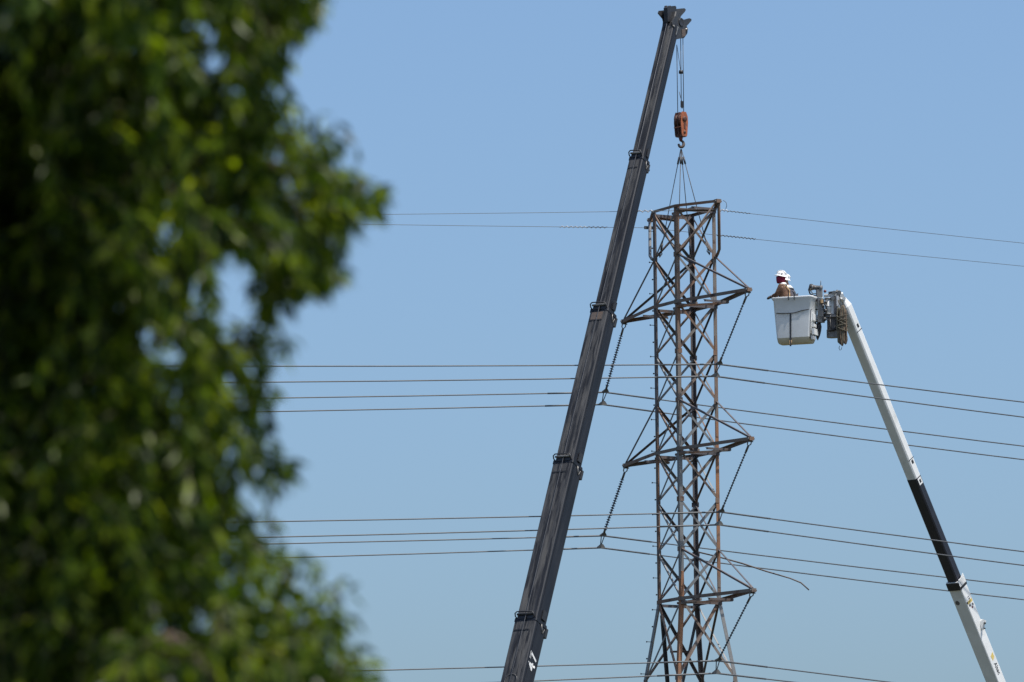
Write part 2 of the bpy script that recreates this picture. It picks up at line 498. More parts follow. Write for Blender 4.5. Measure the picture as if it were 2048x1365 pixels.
# ------------------------------------------------------------------ insulators and wires
SHED = MB().lathe([(0.013, 0.010), (0.020, 0.006), (0.052, -0.013), (0.053, -0.016), (0.020, -0.002), (0.013, -0.006)], (0, 0, 0), (0, 0, 1), 14).mesh('shed')
SHED.materials.append(M['insul'])
def insulator(T, c1, c2, label, k_=1.0):
    """T: hanger point at the crossarm tip, c1 upper clamp, c2 lower clamp"""
    root = thing('insulator_string', T, label, 'insulator', 'long rod insulators hanging from the crossarms')
    d = (c1 - T); Ln = d.length; d.normalize()
    q = d.to_track_quat('Z', 'Y')            # local z points down the string
    s0, s1 = 0.36, Ln - 0.22
    MB().cyl(T + d * 0.2, T + d * (s1 + 0.06), 0.017, 8).build('rod', 'insul', root)
    e = W_
    MB().tube([T + e * 0.05 + Z3 * 0.05, T + e * 0.055 + d * 0.1, T + d * 0.17, T - e * 0.055 + d * 0.1, T - e * 0.05 + Z3 * 0.05], 0.016, 6).build('shackle', 'hardware', root)
    MB().cyl(T - e * 0.085 + d * 0.015, T + e * 0.085 + d * 0.015, 0.018, 8).build('pin', 'hardware', root)
    MB().cyl(T + d * 0.15, T + d * 0.34, 0.03, 8).build('end_fitting', 'hardware', root)
    MB().cyl(T + d * s1, T + d * (s1 + 0.14), 0.03, 8).build('end_fitting', 'hardware', root)
    n = 22
    for i in range(n):
        o = bpy.data.objects.new('shed', SHED)
        col.objects.link(o); o.parent = root
        o.location = d * (s0 + (s1 - s0) * i / (n - 1))
        o.rotation_mode = 'QUATERNION'
        o.rotation_quaternion = (-d).to_track_quat('Z', 'Y')
        o.scale = (k_, k_, 1)
    for c in (c1, c2):
        up = (T - c1).normalized() if c is c1 else (c1 - c2).normalized()
        k = 0.115 if c is c2 else 0.10
        pts = [c + W_ * k - Z3 * 0.02, c + W_ * k + Z3 * 0.02, c + W_ * 0.03 + up * 0.10, c - W_ * 0.03 + up * 0.10, c - W_ * k + Z3 * 0.02, c - W_ * k - Z3 * 0.02]
        MB().plate(pts, U, 0.06).build('suspension_clamp', 'clamp' if c is c2 else 'hardware', root)
    a, b = c1 + Z3 * 0.01, c2 + Z3 * 0.09
    for s_ in (-1, 1):
        MB().tube([a + W_ * (s_ * 0.05), b + W_ * (s_ * 0.012)], 0.014, 6).build('yoke_link', 'hardware', root)
    return root

DEL = rad(8.5)
DR = (W_ * math.cos(DEL) - U * math.sin(DEL)).normalized()
DL = (-W_ * math.cos(DEL) - U * math.sin(DEL)).normalized()
def wire_pts(c, d, px, py, length, n, k=0.00038):
    nn = d.cross(Z3).normalized()
    Q = PP(px, py, c, nn)
    tQ = (Q - c).dot(d)
    m = (Q.z - c.z - k * tQ * tQ) / tQ
    out = []
    for i in range(n + 1):
        t_ = length * (i / n) ** 1.4
        out.append(c + d * t_ + Z3 * (m * t_ + k * t_ * t_))
    return out
def at_dist(pts, s):
    acc = 0
    for a, b in zip(pts, pts[1:]):
        L = (b - a).length
        if acc + L >= s: return a.lerp(b, (s - acc) / L)
        acc += L
    return pts[-1]
def conductor(c, lp, rp, label, r=0.0175, name='conductor_wire', cat='power line', rod=1.7, group='bundled conductors'):
    Lp = wire_pts(c, DL, *lp, 150, 22)
    Rp = wire_pts(c, DR, *rp, 150, 22)
    pts = list(reversed(Lp)) + Rp[1:]
    o = tag(MB().tube(pts, r, 7).build(name, 'alu', None), label, cat, group)
    if rod:
        seq = [at_dist(Lp, rod * f) for f in (1, 0.66, 0.33)] + [c] + [at_dist(Rp, rod * f) for f in (0.33, 0.66, 1)]
        MB().tube(seq, r + 0.006, 8).build('armour_rod', 'alu', o)
    return o, Lp, Rp

LV = [  # tip sign, level z, upper clamp px, lower clamp px, left/right photo points of upper and lower wire, words
    (1, z1, (1438, 729), (1431, 753), (520, 733), (2048, 805), (520, 765), (2048, 835), 'top', 'near'),
    (-1, z1, (1210.5, 785), (1205.5, 809.5), (520, 797), (2048, 893), (520, 824), (2048, 920), 'top', 'far'),
    (1, z2, (1442, 1024.5), (1438, 1050), (471, 1045), (2048, 1104), (496, 1076), (2048, 1131.5), 'middle', 'near'),
    (-1, z2, (1206, 1072), (1202, 1096), (605, 1087), (2048, 1173), (567, 1116), (2048, 1200), 'middle', 'far'),
    (1, z3, (1436, 1322), (1433, 1347), (760, 1341), (1639, 1347.6), (980, 1366), (1575, 1363.5), 'lowest', 'near'),
]
for sg, z, u_, l_, lu, ru, ll, rl, lev, nf in LV:
    T = tip(sg * (ARM + 0.02), z - 0.06)
    tp = proj(T)
    Yc = T.y + abs(u_[0] - tp.x) / S / math.cos(PH) * math.sin(PH) * 0.92
    c1 = P(*u_, Yc); c2 = P(*l_, Yc)
    side = 'right' if sg > 0 else 'left'
    insulator(T, c1, c2, 'dark ribbed insulator string hanging from the %s tip of the %s crossarm' % (side, lev), 0.66 if sg > 0 else 1.0)
    conductor(c1, lu, ru, 'upper wire of the pair on the %s insulator of the %s crossarm' % (side, lev))
    conductor(c2, ll, rl, 'lower wire of the pair on the %s insulator of the %s crossarm' % (side, lev))

def helix(pts, s0, s1, r, pitch, tr):
    out = []
    n = int((s1 - s0) / pitch * 8)
    for i in range(n + 1):
        s = s0 + (s1 - s0) * i / n
        p = at_dist(pts, s); q = at_dist(pts, s + 0.05)
        t_ = (q - p).normalized(); e = t_.orthogonal().normalized(); w = t_.cross(e)
        a = 2 * math.pi * s / pitch
        out.append(p + (e * math.cos(a) + w * math.sin(a)) * r)
    return MB().tube(out, tr, 5)
c = P(1437, 420.5, 165.2)
o, Lp, Rp = conductor(c, (690, 430), (2048, 487), 'upper thin ground wire lying across the top of the tower', 0.0068, 'ground_wire', 'power line', 0, 'thin ground wires at the tower top')
helix(Lp, 1.9, 2.6, 0.028, 0.16, 0.011).build('spiral_damper', 'alu_lt', o)
helix(Rp, 0.05, 0.35, 0.03, 0.12, 0.011).build('spiral_damper', 'alu_lt', o)
helix(Rp, 0.35, 1.1, 0.012, 0.13, 0.010).build('spiral_damper', 'alu', o)
tail = [P(x, y, 165.2) for x, y in ((1451.5, 418), (1453.5, 412), (1452.5, 406), (1449, 402.5), (1446, 401.5))]
MB().tube(tail, 0.008, 6).build('curled_tail', 'alu', o)
T = tip(-LT, z_top)
c = P(1297, 456, T.y)
o, Lp, Rp = conductor(c, (690, 448.5), (2048, 533), 'lower thin ground wire passing behind the tower top with spiral dampers', 0.0068, 'ground_wire', 'power line', 0, 'thin ground wires at the tower top')
sA, sB = (proj(c).x - 1212) / S, (proj(c).x - 1116) / S
helix(Lp, sA * 1.07, sB * 1.07, 0.020, 0.13, 0.011).build('spiral_damper', 'alu_lt', o)
helix(Rp, 1.95 * 1.22, 3.03 * 1.25, 0.020, 0.13, 0.010).build('spiral_damper', 'alu', o)
MB().tube([T - Z3 * 0.02, c + Z3 * 0.05], 0.02, 6).box(c, DL, Z3, DL.cross(Z3), 0.12, 0.04, 0.03).build('hanger_clamp', 'hardware', o)

# ------------------------------------------------------------------ telescopic crane
YT = YC - 0.45
BT = P(1342.5, 52, YT)
BB0 = P(1035.6, 1365, YT)
dx = BT.x - BB0.x
BB = P(1035.6, 1365, YT - dx * math.tan(rad(58)))
for _ in range(4):
    BB = P(1035.6, 1365, YT - (BT.x - BB.x) * math.tan(rad(58)))
AX = (BT - BB).normalized()
NS = AX.cross(Z3).normalized()               # side of the boom facing right and towards the camera
if NS.x < 0: NS = -NS
NT = NS.cross(AX).normalized()               # top of the boom
if NT.z < 0: NT = -NT
def bax(py):                                 # point of the boom axis seen at photo row py
    lo, hi = -40.0, (BT - BB).length + 4
    for _ in range(50):
        m = (lo + hi) / 2
        if proj(BB + AX * m).y > py: lo = m
        else: hi = m
    return lo
def ba(tt, s=0.0, n=0.0): return BB + AX * tt + NS * s + NT * n
GR = (NS * 8.0, NT * 8.0, AX * 0.9)
M['crane'] = nmat('crane_paint', (0.0095, 0.0115, 0.0175), (0.024, 0.025, 0.030), 0.5, 0.0, 0.9, 8, 0.45, 0.75,
                  c3=(0.006, 0.008, 0.013), s3=0.6, lo3=0.5, hi3=0.65, axes=GR, spec=0.35)
M['crane_top'] = nmat('streaked_top_plate', (0.020, 0.022, 0.027), (0.088, 0.085, 0.082), 0.6, 0.0, 0.9, 10, 0.38, 0.62, axes=GR,
                  c3=(0.013, 0.014, 0.018), s3=1.6, lo3=0.50, hi3=0.60, spec=0.3)  # top sheets lighter and more streaked than the side paint
t_ground = -(BB.z - 2.4) / AX.z
crane_base = ba(t_ground); crane_base.z = 0
crane = thing('telescopic_crane', crane_base, 'tall dark telescopic crane with weathered boom lifting the lattice tower', 'crane')
secs = [(1248, 0.655), (932, 0.607), (628, 0.548), (322, 0.432), (58, 0.368)]
tprev = t_ground
SECT = []
def bprof(w, h, c=0.025, cb=0.10):
    return [(-w + c, h), (w - c, h), (w, h - c), (w, -h + cb), (w - cb * 0.55, -h), (-w + cb * 0.55, -h), (-w, -h + cb), (-w, h - c)]
for i, (py, wd) in enumerate(secs):
    t1 = bax(py)
    w, h = wd / 2, wd * 0.46
    b = MB().prism(ba(tprev), ba(t1), NS, NT, bprof(w, h, cb=wd * 0.16)).build('boom_section', 'crane', crane)
    SECT.append((b, tprev, t1, w, h))
    tprev = t1 - 0.9
random.seed(8)
for i, (b, ta, tb, w, h) in enumerate(SECT):
    # long welded stiffener ribs on the top plate and the side
    for s_ in (-0.42, 0.40):
        MB().box(ba((ta + tb) / 2, w * s_, h + 0.008), AX, NS, NT, (tb - ta) / 2 - 0.05, 0.008, 0.006).build('rib', 'crane_top', b)
    MB().box(ba((ta + tb) / 2, w + 0.004, h * 0.62), AX, NT, NS, (tb - ta) / 2 - 0.05, 0.012, 0.006).build('rib', 'crane', b)
    MB().box(ba((ta + tb) / 2, 0.0, h + 0.0015), AX, NS, NT, (tb - ta) / 2 - 0.02, w - 0.03, 0.0035).build('top_sheet', 'crane_top', b)
    if i == 4: continue
    k = w / 0.3
    # end collar
    MB().prism(ba(tb - 0.07), ba(tb + 0.02), NS, NT, bprof(w + 0.012, h + 0.012, cb=w * 0.32)).build('collar_band', 'crane', b)
    MB().box(ba(tb - 0.34, -0.04 * k, h + 0.010), AX, NS, NT, 0.014, w * 0.7, 0.008).build('plate_seam', 'crane_dark', b)
    MB().box(ba(tb - 0.21, -0.03 * k, h + 0.006), AX, NS, NT, 0.11, w * 0.62, 0.010).build('top_plate', 'wear' if i == 2 else 'crane_top', b)
    # rope guide: a dark slot with a bar over it and a bent loop
    MB().box(ba(tb + 0.03, 0.0, h + 0.008), AX, NS, NT, 0.055, w * 0.70, 0.02).build('rope_slot', 'crane_dark', b)
    MB().tube([ba(tb + 0.10, -w * 0.78, h + 0.05), ba(tb + 0.10, w * 0.74, h + 0.05)], 0.028, 8).build('guide_roller', 'crane_bare' if i != 0 else 'crane_plate', b)
    lp = [ba(tb + 0.0, -w * 0.80, h), ba(tb + 0.03, -w * 0.84, h + 0.08), ba(tb + 0.09, -w * 0.84, h + 0.125), ba(tb + 0.14, -w * 0.7, h + 0.125), ba(tb + 0.14, w * 0.0, h + 0.115),
          ba(tb + 0.13, w * 0.7, h + 0.10), ba(tb + 0.07, w * 0.8, h + 0.06), ba(tb + 0.0, w * 0.8, h)]
    MB().tube(lp, 0.017, 6).build('rope_guide', 'crane_dark', b)
    MB().box(ba(tb + 0.03, 0.02, h + 0.045), AX, NS, NT, 0.07, 0.008, 0.012).build('slot_divider', 'crane_plate', b)
    # side fittings: dark pocket, bare clip, black lug on the underside
    MB().box(ba(tb + 0.22, w + 0.0, -h * 0.05), AX, NT, NS, 0.13, h * 0.28, 0.012).build('pocket', 'crane_dark', b)
    MB().tube([ba(tb - 0.05, w + 0.012, h * 0.1), ba(tb - 0.2, w + 0.02, -h * 0.1), ba(tb - 0.26, w + 0.015, -h * 0.28), ba(tb - 0.12, w + 0.02, -h * 0.46)], 0.011, 6).build('hose_clip', 'crane_bare', b)
    MB().cyl(ba(tb - 0.12, w * 0.55, -h - 0.02), ba(tb - 0.12, w * 0.55, -h - 0.13), 0.045, 10).cyl(ba(tb - 0.02, w * 0.55, -h - 0.02), ba(tb - 0.02, w * 0.55, -h - 0.10), 0.03, 10).build('underside_lug', 'crane_dark', b)
    MB().box(ba(tb - 0.17, w * 0.8, -h * 0.86), AX, NS, NT, 0.13, w * 0.26, h * 0.16).build('lug_bracket', 'crane_plate', b)
# winch rope lying along the top of the boom
MB().tube([ba(t_ground + 2, 0.02, 0.55), ba(bax(1240), 0.03, 0.37), ba(bax(930), 0.03, 0.345), ba(bax(625), 0.03, 0.32), ba(bax(322), 0.03, 0.26), ba(bax(30), 0.02, 0.25)], 0.0095, 6).build('winch_rope', 'rope_steel', crane)
# number painted on the side of the lowest visible section
def text_mesh(s_, size, p, ex, ey, mat, name, parent, th=0.003, bold=0.0, sx=1.0, spc=1.0):
    cu = bpy.data.curves.new(name, 'FONT')
    cu.body = s_; cu.size = size; cu.align_x = 'CENTER'; cu.align_y = 'CENTER'
    cu.offset = bold; cu.resolution_u = 3; cu.space_character = spc
    ob = bpy.data.objects.new(name, cu)
    col.objects.link(ob)
    dg = bpy.context.evaluated_depsgraph_get(); dg.update()
    me0 = bpy.data.meshes.new_from_object(ob.evaluated_get(dg))
    bpy.data.objects.remove(ob); bpy.data.curves.remove(cu)
    ez = ex.cross(ey)
    off = ORG[parent.name]
    for v in me0.vertices:
        v.co = p + ex * (v.co.x * sx) + ey * v.co.y + ez * (th + v.co.z) - off
    me0.materials.clear(); me0.materials.append(M[mat]); me0.name = name
    o = bpy.data.objects.new(name, me0); col.objects.link(o); o.parent = parent
    ORG[o.name] = off.copy()
    return o
b, ta, tb, w, h = SECT[0]
tag(text_mesh('47', 0.46, ba(bax(1327), w, h * 0.10), AX, NT, 'white_paint', 'number_lettering', b, 0.006, 0.008, 0.95, 1.22), 'white painted number 47')
MB().lathe([(0.20, 0), (0.20, 0.012), (0.16, 0.014), (0.16, 0.004)], ba(bax(1372), -0.02, h + 0.001), NT, 18).build('round_cover', 'crane_plate', b)

# boom head
hd = MB().prism(ba(bax(66)), ba(bax(30)), NS, NT, bprof(0.17, 0.16), bprof(0.155, 0.15)).build('boom_head', 'crane_plate', crane)
pf, pn = ba(bax(50), -0.165), ba(bax(50), 0.165)
far = [(1316, 27), (1318, 22), (1334, 20.5), (1350, 18.5), (1368, 17), (1371, 20), (1369, 24), (1361, 33), (1355, 52), (1347, 74), (1324, 70), (1326.5, 44), (1325, 38)]
MB().plate([PP(x, y, pf, NS) for x, y in far], NS, 0.03).build('cheek_plate', 'crane_plate', hd)
near = [(1343, 45), (1350, 33), (1360, 36), (1367, 40), (1378, 37), (1382, 38.5), (1382, 42), (1376, 49), (1371, 54), (1374, 58), (1372, 70), (1367, 77), (1358, 78), (1350, 80), (1347, 66)]
MB().plate([PP(x, y, pn, NS) for x, y in near], NS, 0.03).build('cheek_plate', 'crane_plate', hd)
MB().plate([PP(x, y, ba(bax(40), 0.0), NS) for x, y in ((1331, 16), (1334, 13.5), (1340, 13), (1347, 12.5), (1349, 15), (1348, 30), (1344, 44), (1332, 44))], NS, 0.12).build('nose_block', 'crane_dark', hd)
for off_ in (-0.05, 0.02):
    MB().cyl(PP(1337 + off_ * 100, 14.5, ba(bax(40), off_), NS) - NS * 0.03, PP(1337 + off_ * 100, 14.5, ba(bax(40), off_), NS) + NS * 0.03, 0.04, 10).build('guide_sheave', 'crane_plate', hd)
SH = PP(1361, 61, ba(bax(60), 0.0), NS)
for s_ in (-0.11, -0.035, 0.04, 0.115):
    MB().lathe([(0.03, -0.02), (0.15, -0.024), (0.15, -0.012), (0.125, -0.004), (0.125, 0.004), (0.15, 0.012), (0.15, 0.024), (0.03, 0.02)], SH + NS * s_, NS, 18).build('sheave', 'crane_dark', hd)
MB().cyl(SH - NS * 0.2, SH + NS * 0.22, 0.035, 10).build('sheave_pin', 'crane_bare', hd)
MB().cyl(PP(1346, 53, pn, NS), PP(1346, 53, pn, NS) + NS * 0.05, 0.03, 10).build('head_pin', 'crane_bare', hd)
MB().box(PP(1352.5, 62, pn, NS) + NS * 0.02, AX, NT, NS, 0.13, 0.02, 0.012).build('slotted_rib', 'crane_bare', hd)
MB().box(PP(1351, 66, pn, NS) + NS * 0.018, AX, NT, NS, 0.10, 0.022, 0.008).build('slotted_rib', 'crane_dark', hd)

gp = PP(1361, 45, pn, NS)
MB().lathe([(0.0, 0.012), (0.10, 0.012), (0.115, 0.02), (0.115, -0.012), (0.0, -0.012)], gp + NS * 0.018, NS, 16).build('dark_hole_disc', 'crane_dark', hd)  # dark disc added for the dark hole where sheaves show between plates
MB().plate([PP(x, y, pn, NS) + NS * 0.02 for x, y in ((1350, 50), (1353, 49), (1352, 72), (1349, 72))], NS, 0.012).build('slotted_rib', 'crane_dark', hd)
MB().plate([PP(x, y, pn, NS) + NS * 0.02 for x, y in ((1362, 60), (1370, 58), (1369, 72), (1363, 75))], NS, 0.014).build('sheave_guard', 'wear', hd)
# crane carrier, below the picture
def vehicle(parent, c, fwd, paint, L=9.0, wd=1.25):
    f = V(fwd).normalized(); s_ = f.cross(Z3)
    ch = MB().box(c + Z3 * 1.05, f, s_, Z3, L / 2, wd * 0.8, 0.18).build('chassis', 'lift_dark', parent)
    MB().prism(c + f * (L * 0.36) + Z3 * 1.2 - s_ * wd, c + f * (L * 0.36) + Z3 * 1.2 + s_ * wd, f, Z3,
               [(-0.9, 0), (1.3, 0), (1.3, 0.8), (0.9, 1.0), (0.6, 1.75), (-0.9, 1.8)]).build('cab', paint, parent)
    for q in (-1, 1):
        MB().box(c + f * (L * 0.36) + s_ * (q * (wd + 0.006)) + Z3 * 2.45, f, Z3, s_, 0.5, 0.32, 0.006).build('cab_window', 'glass', parent)
        for x in (-0.36, -0.22, 0.34):
            wc = c + f * (L * x) + s_ * (q * wd * 0.86) + Z3 * 0.52
            wl = MB().lathe([(0.26, -0.17), (0.48, -0.17), (0.52, -0.12), (0.52, 0.12), (0.48, 0.17), (0.26, 0.17)], wc, s_, 20).build('wheel', 'tyre', parent)
            MB().lathe([(0.26, 0.17), (0.26, -0.17), (0.02, 0.05), (0.02, -0.05)], wc, s_, 14).build('rim', 'galv', wl)
        for x in (-0.48, 0.12):
            MB().box(c + f * (L * x) + s_ * (q * (wd + 0.9)) + Z3 * 0.42, f, s_, Z3, 0.10, 0.10, 0.40).box(c + f * (L * x) + s_ * (q * (wd + 0.4)) + Z3 * 0.9, f, s_, Z3, 0.09, 0.6, 0.08).box(c + f * (L * x) + s_ * (q * (wd + 0.9)) + Z3 * 0.03, f, s_, Z3, 0.3, 0.3, 0.03).build('outrigger', paint, parent)
    MB().cyl(c - f * (L * 0.16) + Z3 * 1.2, c - f * (L * 0.16) + Z3 * 1.75, 0.75, 20).build('turntable', 'lift_dark', parent)
fw = V((NT.x, NT.y, 0)).normalized()
vehicle(crane, crane_base + fw * 1.2, fw.cross(Z3), 'crane_body', 10.5)
MB().box(V((crane_base.x, crane_base.y, 2.2)) + fw * 0.6, fw, fw.cross(Z3), Z3, 1.5, 0.7, 0.45).build('boom_pivot', 'crane_body', crane)

# hoist rope falls between the head and the hook block
YH = SH.y + 0.02
rope = thing('hoist_rope', P(1362, 150, YH), 'thin dark steel hoist ropes running from boom head down to orange hook block', 'rope')
for (x0, y0, x1, y1) in ((1353.5, 90, 1355.5, 228), (1361.3, 75, 1362.6, 207), (1365.8, 75, 1367.4, 228)):
    MB().tube([P(x0, y0, YH), P(x1, y1, YH)], 0.0105, 6).build('rope_fall', 'rope_steel', rope)
MB().tube([P(1354, 92, YH - 0.03), P(1361, 140, YH - 0.03)], 0.007, 6).build('switch_chain', 'rope_steel', rope)
MB().lathe([(0.0, -0.05), (0.055, -0.045), (0.06, 0.0), (0.05, 0.045), (0.0, 0.05)], P(1361.8, 144.5, YH), Z3, 12).build('switch_weight', 'crane_dark', rope)
MB().tube([P(1358.5, 184, YH), P(1360.5, 192, YH), P(1363.5, 203, YH)], 0.0085, 6).build('rope_tail', 'rope_steel', rope)
MB().plate([P(x, y, YH) for x, y in ((1361, 203), (1366.5, 203), (1367, 214), (1364.5, 218), (1361, 214))], Y3, 0.05).build('wedge_socket', 'crane_dark', rope)
HB = P(1362, 250, YH)
blk = thing('hook_block', P(1362, 300, YH), 'rusty orange crane hook block hanging above the tower', 'hook block')
qn = rad(42)
HN = V((math.sin(qn), -math.cos(qn), 0)); HW = V((math.cos(qn), math.sin(qn), 0))
def cheek(cx):
    pr = [(-0.10, 0.34), (0.09, 0.34), (0.17, 0.22), (0.185, 0.05), (0.14, -0.28), (0.11, -0.33), (-0.11, -0.33), (-0.14, -0.28), (-0.185, 0.05), (-0.17, 0.22)]
    return MB().plate([HB + HN * cx + HW * a * 0.72 + Z3 * z_ for a, z_ in pr], HN, 0.03)
for cx in (-0.125, 0.0, 0.125):
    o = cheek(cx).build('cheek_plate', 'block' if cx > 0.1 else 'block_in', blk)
    if cx > 0.1:
        fc = HB + HN * (cx + 0.016)
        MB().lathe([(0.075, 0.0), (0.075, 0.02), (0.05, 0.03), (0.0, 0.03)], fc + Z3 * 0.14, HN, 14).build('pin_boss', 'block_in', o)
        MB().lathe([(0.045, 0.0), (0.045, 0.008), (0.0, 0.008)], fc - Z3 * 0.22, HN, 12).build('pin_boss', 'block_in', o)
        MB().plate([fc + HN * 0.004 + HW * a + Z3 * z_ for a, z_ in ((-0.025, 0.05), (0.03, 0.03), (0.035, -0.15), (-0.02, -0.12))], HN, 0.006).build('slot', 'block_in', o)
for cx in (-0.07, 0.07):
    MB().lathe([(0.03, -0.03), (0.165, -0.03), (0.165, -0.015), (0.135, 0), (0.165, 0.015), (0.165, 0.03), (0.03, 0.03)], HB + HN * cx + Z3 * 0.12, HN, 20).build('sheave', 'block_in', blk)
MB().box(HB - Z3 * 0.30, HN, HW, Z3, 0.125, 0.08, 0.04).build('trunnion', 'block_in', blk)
for z_ in (0.16, -0.08):
    MB().box(HB + Z3 * z_ - HW * 0.13, HN, HW, Z3, 0.14, 0.006, 0.012).build('spacer_bar', 'block', blk)
MB().lathe([(0.0, 0.06), (0.055, 0.06), (0.06, 0.0), (0.04, -0.08), (0.0, -0.08)], P(1361.5, 276, YH), Z3, 12).build('swivel', 'red', blk)
hc = P(1362.3, 288.5, YH)
hk = []
for i in range(15):
    a = rad(100 - i * 20)
    hk.append(hc + V((math.cos(a) * 0.068, 0.02 * math.sin(a), math.sin(a) * 0.088)))
MB().tube([P(1361.5, 277, YH)] + hk, [0.03] + [0.03 + 0.012 * math.sin(math.pi * i / 14) for i in range(15)], 8).build('hook', 'wear', blk)
# slings
HKB = P(1362, 296, YH)
for nm, (x0, y0), k, words in (('A', (1338, 412), 'A', 'leftmost'), ('B', (1356, 410), 'B', 'second from left'), ('C', (1372, 408), 'C', 'third from left'), ('D', (1391, 402), 'D', 'rightmost')):
    e = leg(*LEGS[k], z_a + 0.06, 0.13)
    top = HKB + (e - HKB).normalized() * 0.04
    o = tag(MB().tube([top, e], 0.0115, 6).build('wire_sling', 'rope_steel'), '%s of the four wire slings between hook and tower legs' % words, 'sling', 'four wire slings under the hook')
    d = (e - top).normalized()
    MB().tube([top + d * 0.22, top + d * 0.42], 0.026, 8).build('ferrule', 'rope_steel', o)
    MB().tube([e - d * 0.38, e - d * 0.2], 0.028, 8).build('ferrule', 'rope_steel', o)
    MB().tube([e - d * 0.2, e - d * 0.1 + W_ * 0.05, e, e - d * 0.1 - W_ * 0.05], 0.016, 6, closed=True).build('shackle', 'bolt', o)

# ------------------------------------------------------------------ bucket lift
GA = rad(50)
YB = 167.7
LT0 = P(1687, 606, YB)
LB0 = P(1992, 1365, YB)
for _ in range(6):
    LB0 = P(1992, 1365, YB + (LB0.x - LT0.x) * math.tan(GA))
LA = (LT0 - LB0).normalized()
LS = LA.cross(Z3).normalized()
if LS.y > 0: LS = -LS                        # lettered side, facing right and towards the camera
LU = LS.cross(LA).normalized()
if LU.z > 0: LU = -LU                        # underside
def lax(py):
    lo, hi = -40.0, (LT0 - LB0).length + 4
    for _ in range(50):
        m = (lo + hi) / 2
        if proj(LB0 + LA * m).y > py: lo = m
        else: hi = m
    return lo
def la(tt, s=0.0, n=0.0): return LB0 + LA * tt + LS * s + LU * n
tg = -(LB0.z - 2.2) / LA.z
lift_base = la(tg); lift_base.z = 0
lift = thing('bucket_lift', lift_base, 'white boom lift with black sleeve carrying a two-person bucket', 'lift')
def rprof(w, h, c):
    k = c * 0.42
    return [(-w + c, h), (-w + k, h - k * 0.6), (-w, h - c), (-w, -h + c), (-w + k, -h + k * 0.6), (-w + c, -h), (w - c, -h), (w - k, -h + k * 0.6), (w, -h + c), (w, h - c), (w - k, h - k * 0.6), (w - c, h)]
tj, tS, tE = lax(1160), lax(955), lax(612)
lb = MB().prism(la(tg), la(tj), LS, LU, rprof(0.212, 0.172, 0.03)).build('lower_boom', 'white', lift)
ub = MB().prism(la(tS), la(tE), LS, LU, rprof(0.165, 0.143, 0.055)).build('upper_boom', 'white', lift)
sl = MB().prism(la(tj - 0.5), la(tS), LS, LU, rprof(0.170, 0.147, 0.055)).build('sleeve', 'sleeve', lift)
MB().prism(la(tj - 0.24), la(tj - 0.02), LS, LU, rprof(0.216, 0.205, 0.03)).build('boom_collar', 'black', lb)  # black band also stands in for the dark shadow on the underside
MB().box(la(tj - 0.06, 0.214, 0.0), LA, LU, LS, 0.10, 0.13, 0.012).build('collar_ear', 'white', lb)
MB().plate([la(tj + 0.10, 0.216, -0.165), la(tj - 0.16, 0.216, -0.165), la(tj - 0.16, 0.216, 0.17), la(tj - 0.02, 0.216, 0.17)], LS, 0.02).build('collar_cheek', 'white', lb)
MB().cyl(la(tj - 0.20, 0.214, 0.11), la(tj - 0.20, 0.235, 0.11), 0.03, 10).build('collar_bolt', 'ink', lb)
MB().cyl(la(lax(1200), -0.08, 0.172), la(lax(1200), -0.08, 0.18), 0.07, 12).build('grease_stain', 'lift_dark', lb)
MB().cyl(la(lax(1203), 0.213, 0.13), la(lax(1203), 0.222, 0.13), 0.03, 10).build('pin', 'ink', lb)
# stickers on the lettered side
def dec(parent, py, n0, n1, dt0, dt1, mat, w, name):
    t0 = lax(py)
    return MB().box(la(t0 + (dt0 + dt1) / 2, w + 0.002, (n0 + n1) / 2), LA, LU, LS, abs(dt1 - dt0) / 2, abs(n1 - n0) / 2, 0.0015).build(name, mat, parent)
TD, TU = -LA, -LU                            # writing runs down the boom, its top towards the boom's top side
dec(lb, 1204, -0.12, 0.12, -0.045, 0.045, 'yellow', 0.212, 'sticker')
o = text_mesh('173', 0.10, la(lax(1199), 0.215, 0.0), TD, TU, 'ink', 'sticker_lettering', lb, 0.002, 0.002, 1.3)
dec(lb, 1212, -0.11, -0.05, -0.03, 0.03, 'ink', 0.212, 'sticker')
dec(lb, 1210, 0.03, 0.10, -0.03, 0.03, 'ink', 0.212, 'sticker')
dec(lb, 1215.5, -0.04, 0.02, -0.03, 0.03, 'red', 0.212, 'sticker')
# maker's mark: yellow tile and lower-case name
MB().plate([la(lax(y), 0.214, n) for y, n in ((1308.5, -0.09), (1318, -0.09), (1322, 0.03), (1312, 0.05))], LS, 0.003).build('emblem', 'yellow', lb)
tag(text_mesh('Altec', 0.20, la(lax(1338.5), 0.214, -0.015), TD, TU, 'ink', 'maker_lettering', lb, 0.002, 0.003, 0.86), 'black lettering Altec beside a yellow emblem')
# spot lamp bracket
pb = la(lax(1248), 0.0, -0.15)
MB().plate([P(x, y, pb.y - 0.15) for x, y in ((1955.5, 1245), (1963, 1239), (1970, 1242), (1967, 1250), (1965, 1260), (1961, 1258))], LS, 0.10).build('lamp_bracket', 'white', lb)
MB().cyl(P(1968.5, 1245.5, pb.y - 0.15), P(1970.5, 1247, pb.y - 0.25), 0.025, 8).cyl(P(1968, 1256.5, pb.y - 0.15), P(1970, 1257.5, pb.y - 0.25), 0.02, 8).build('bracket_bolt', 'hardware', lb)
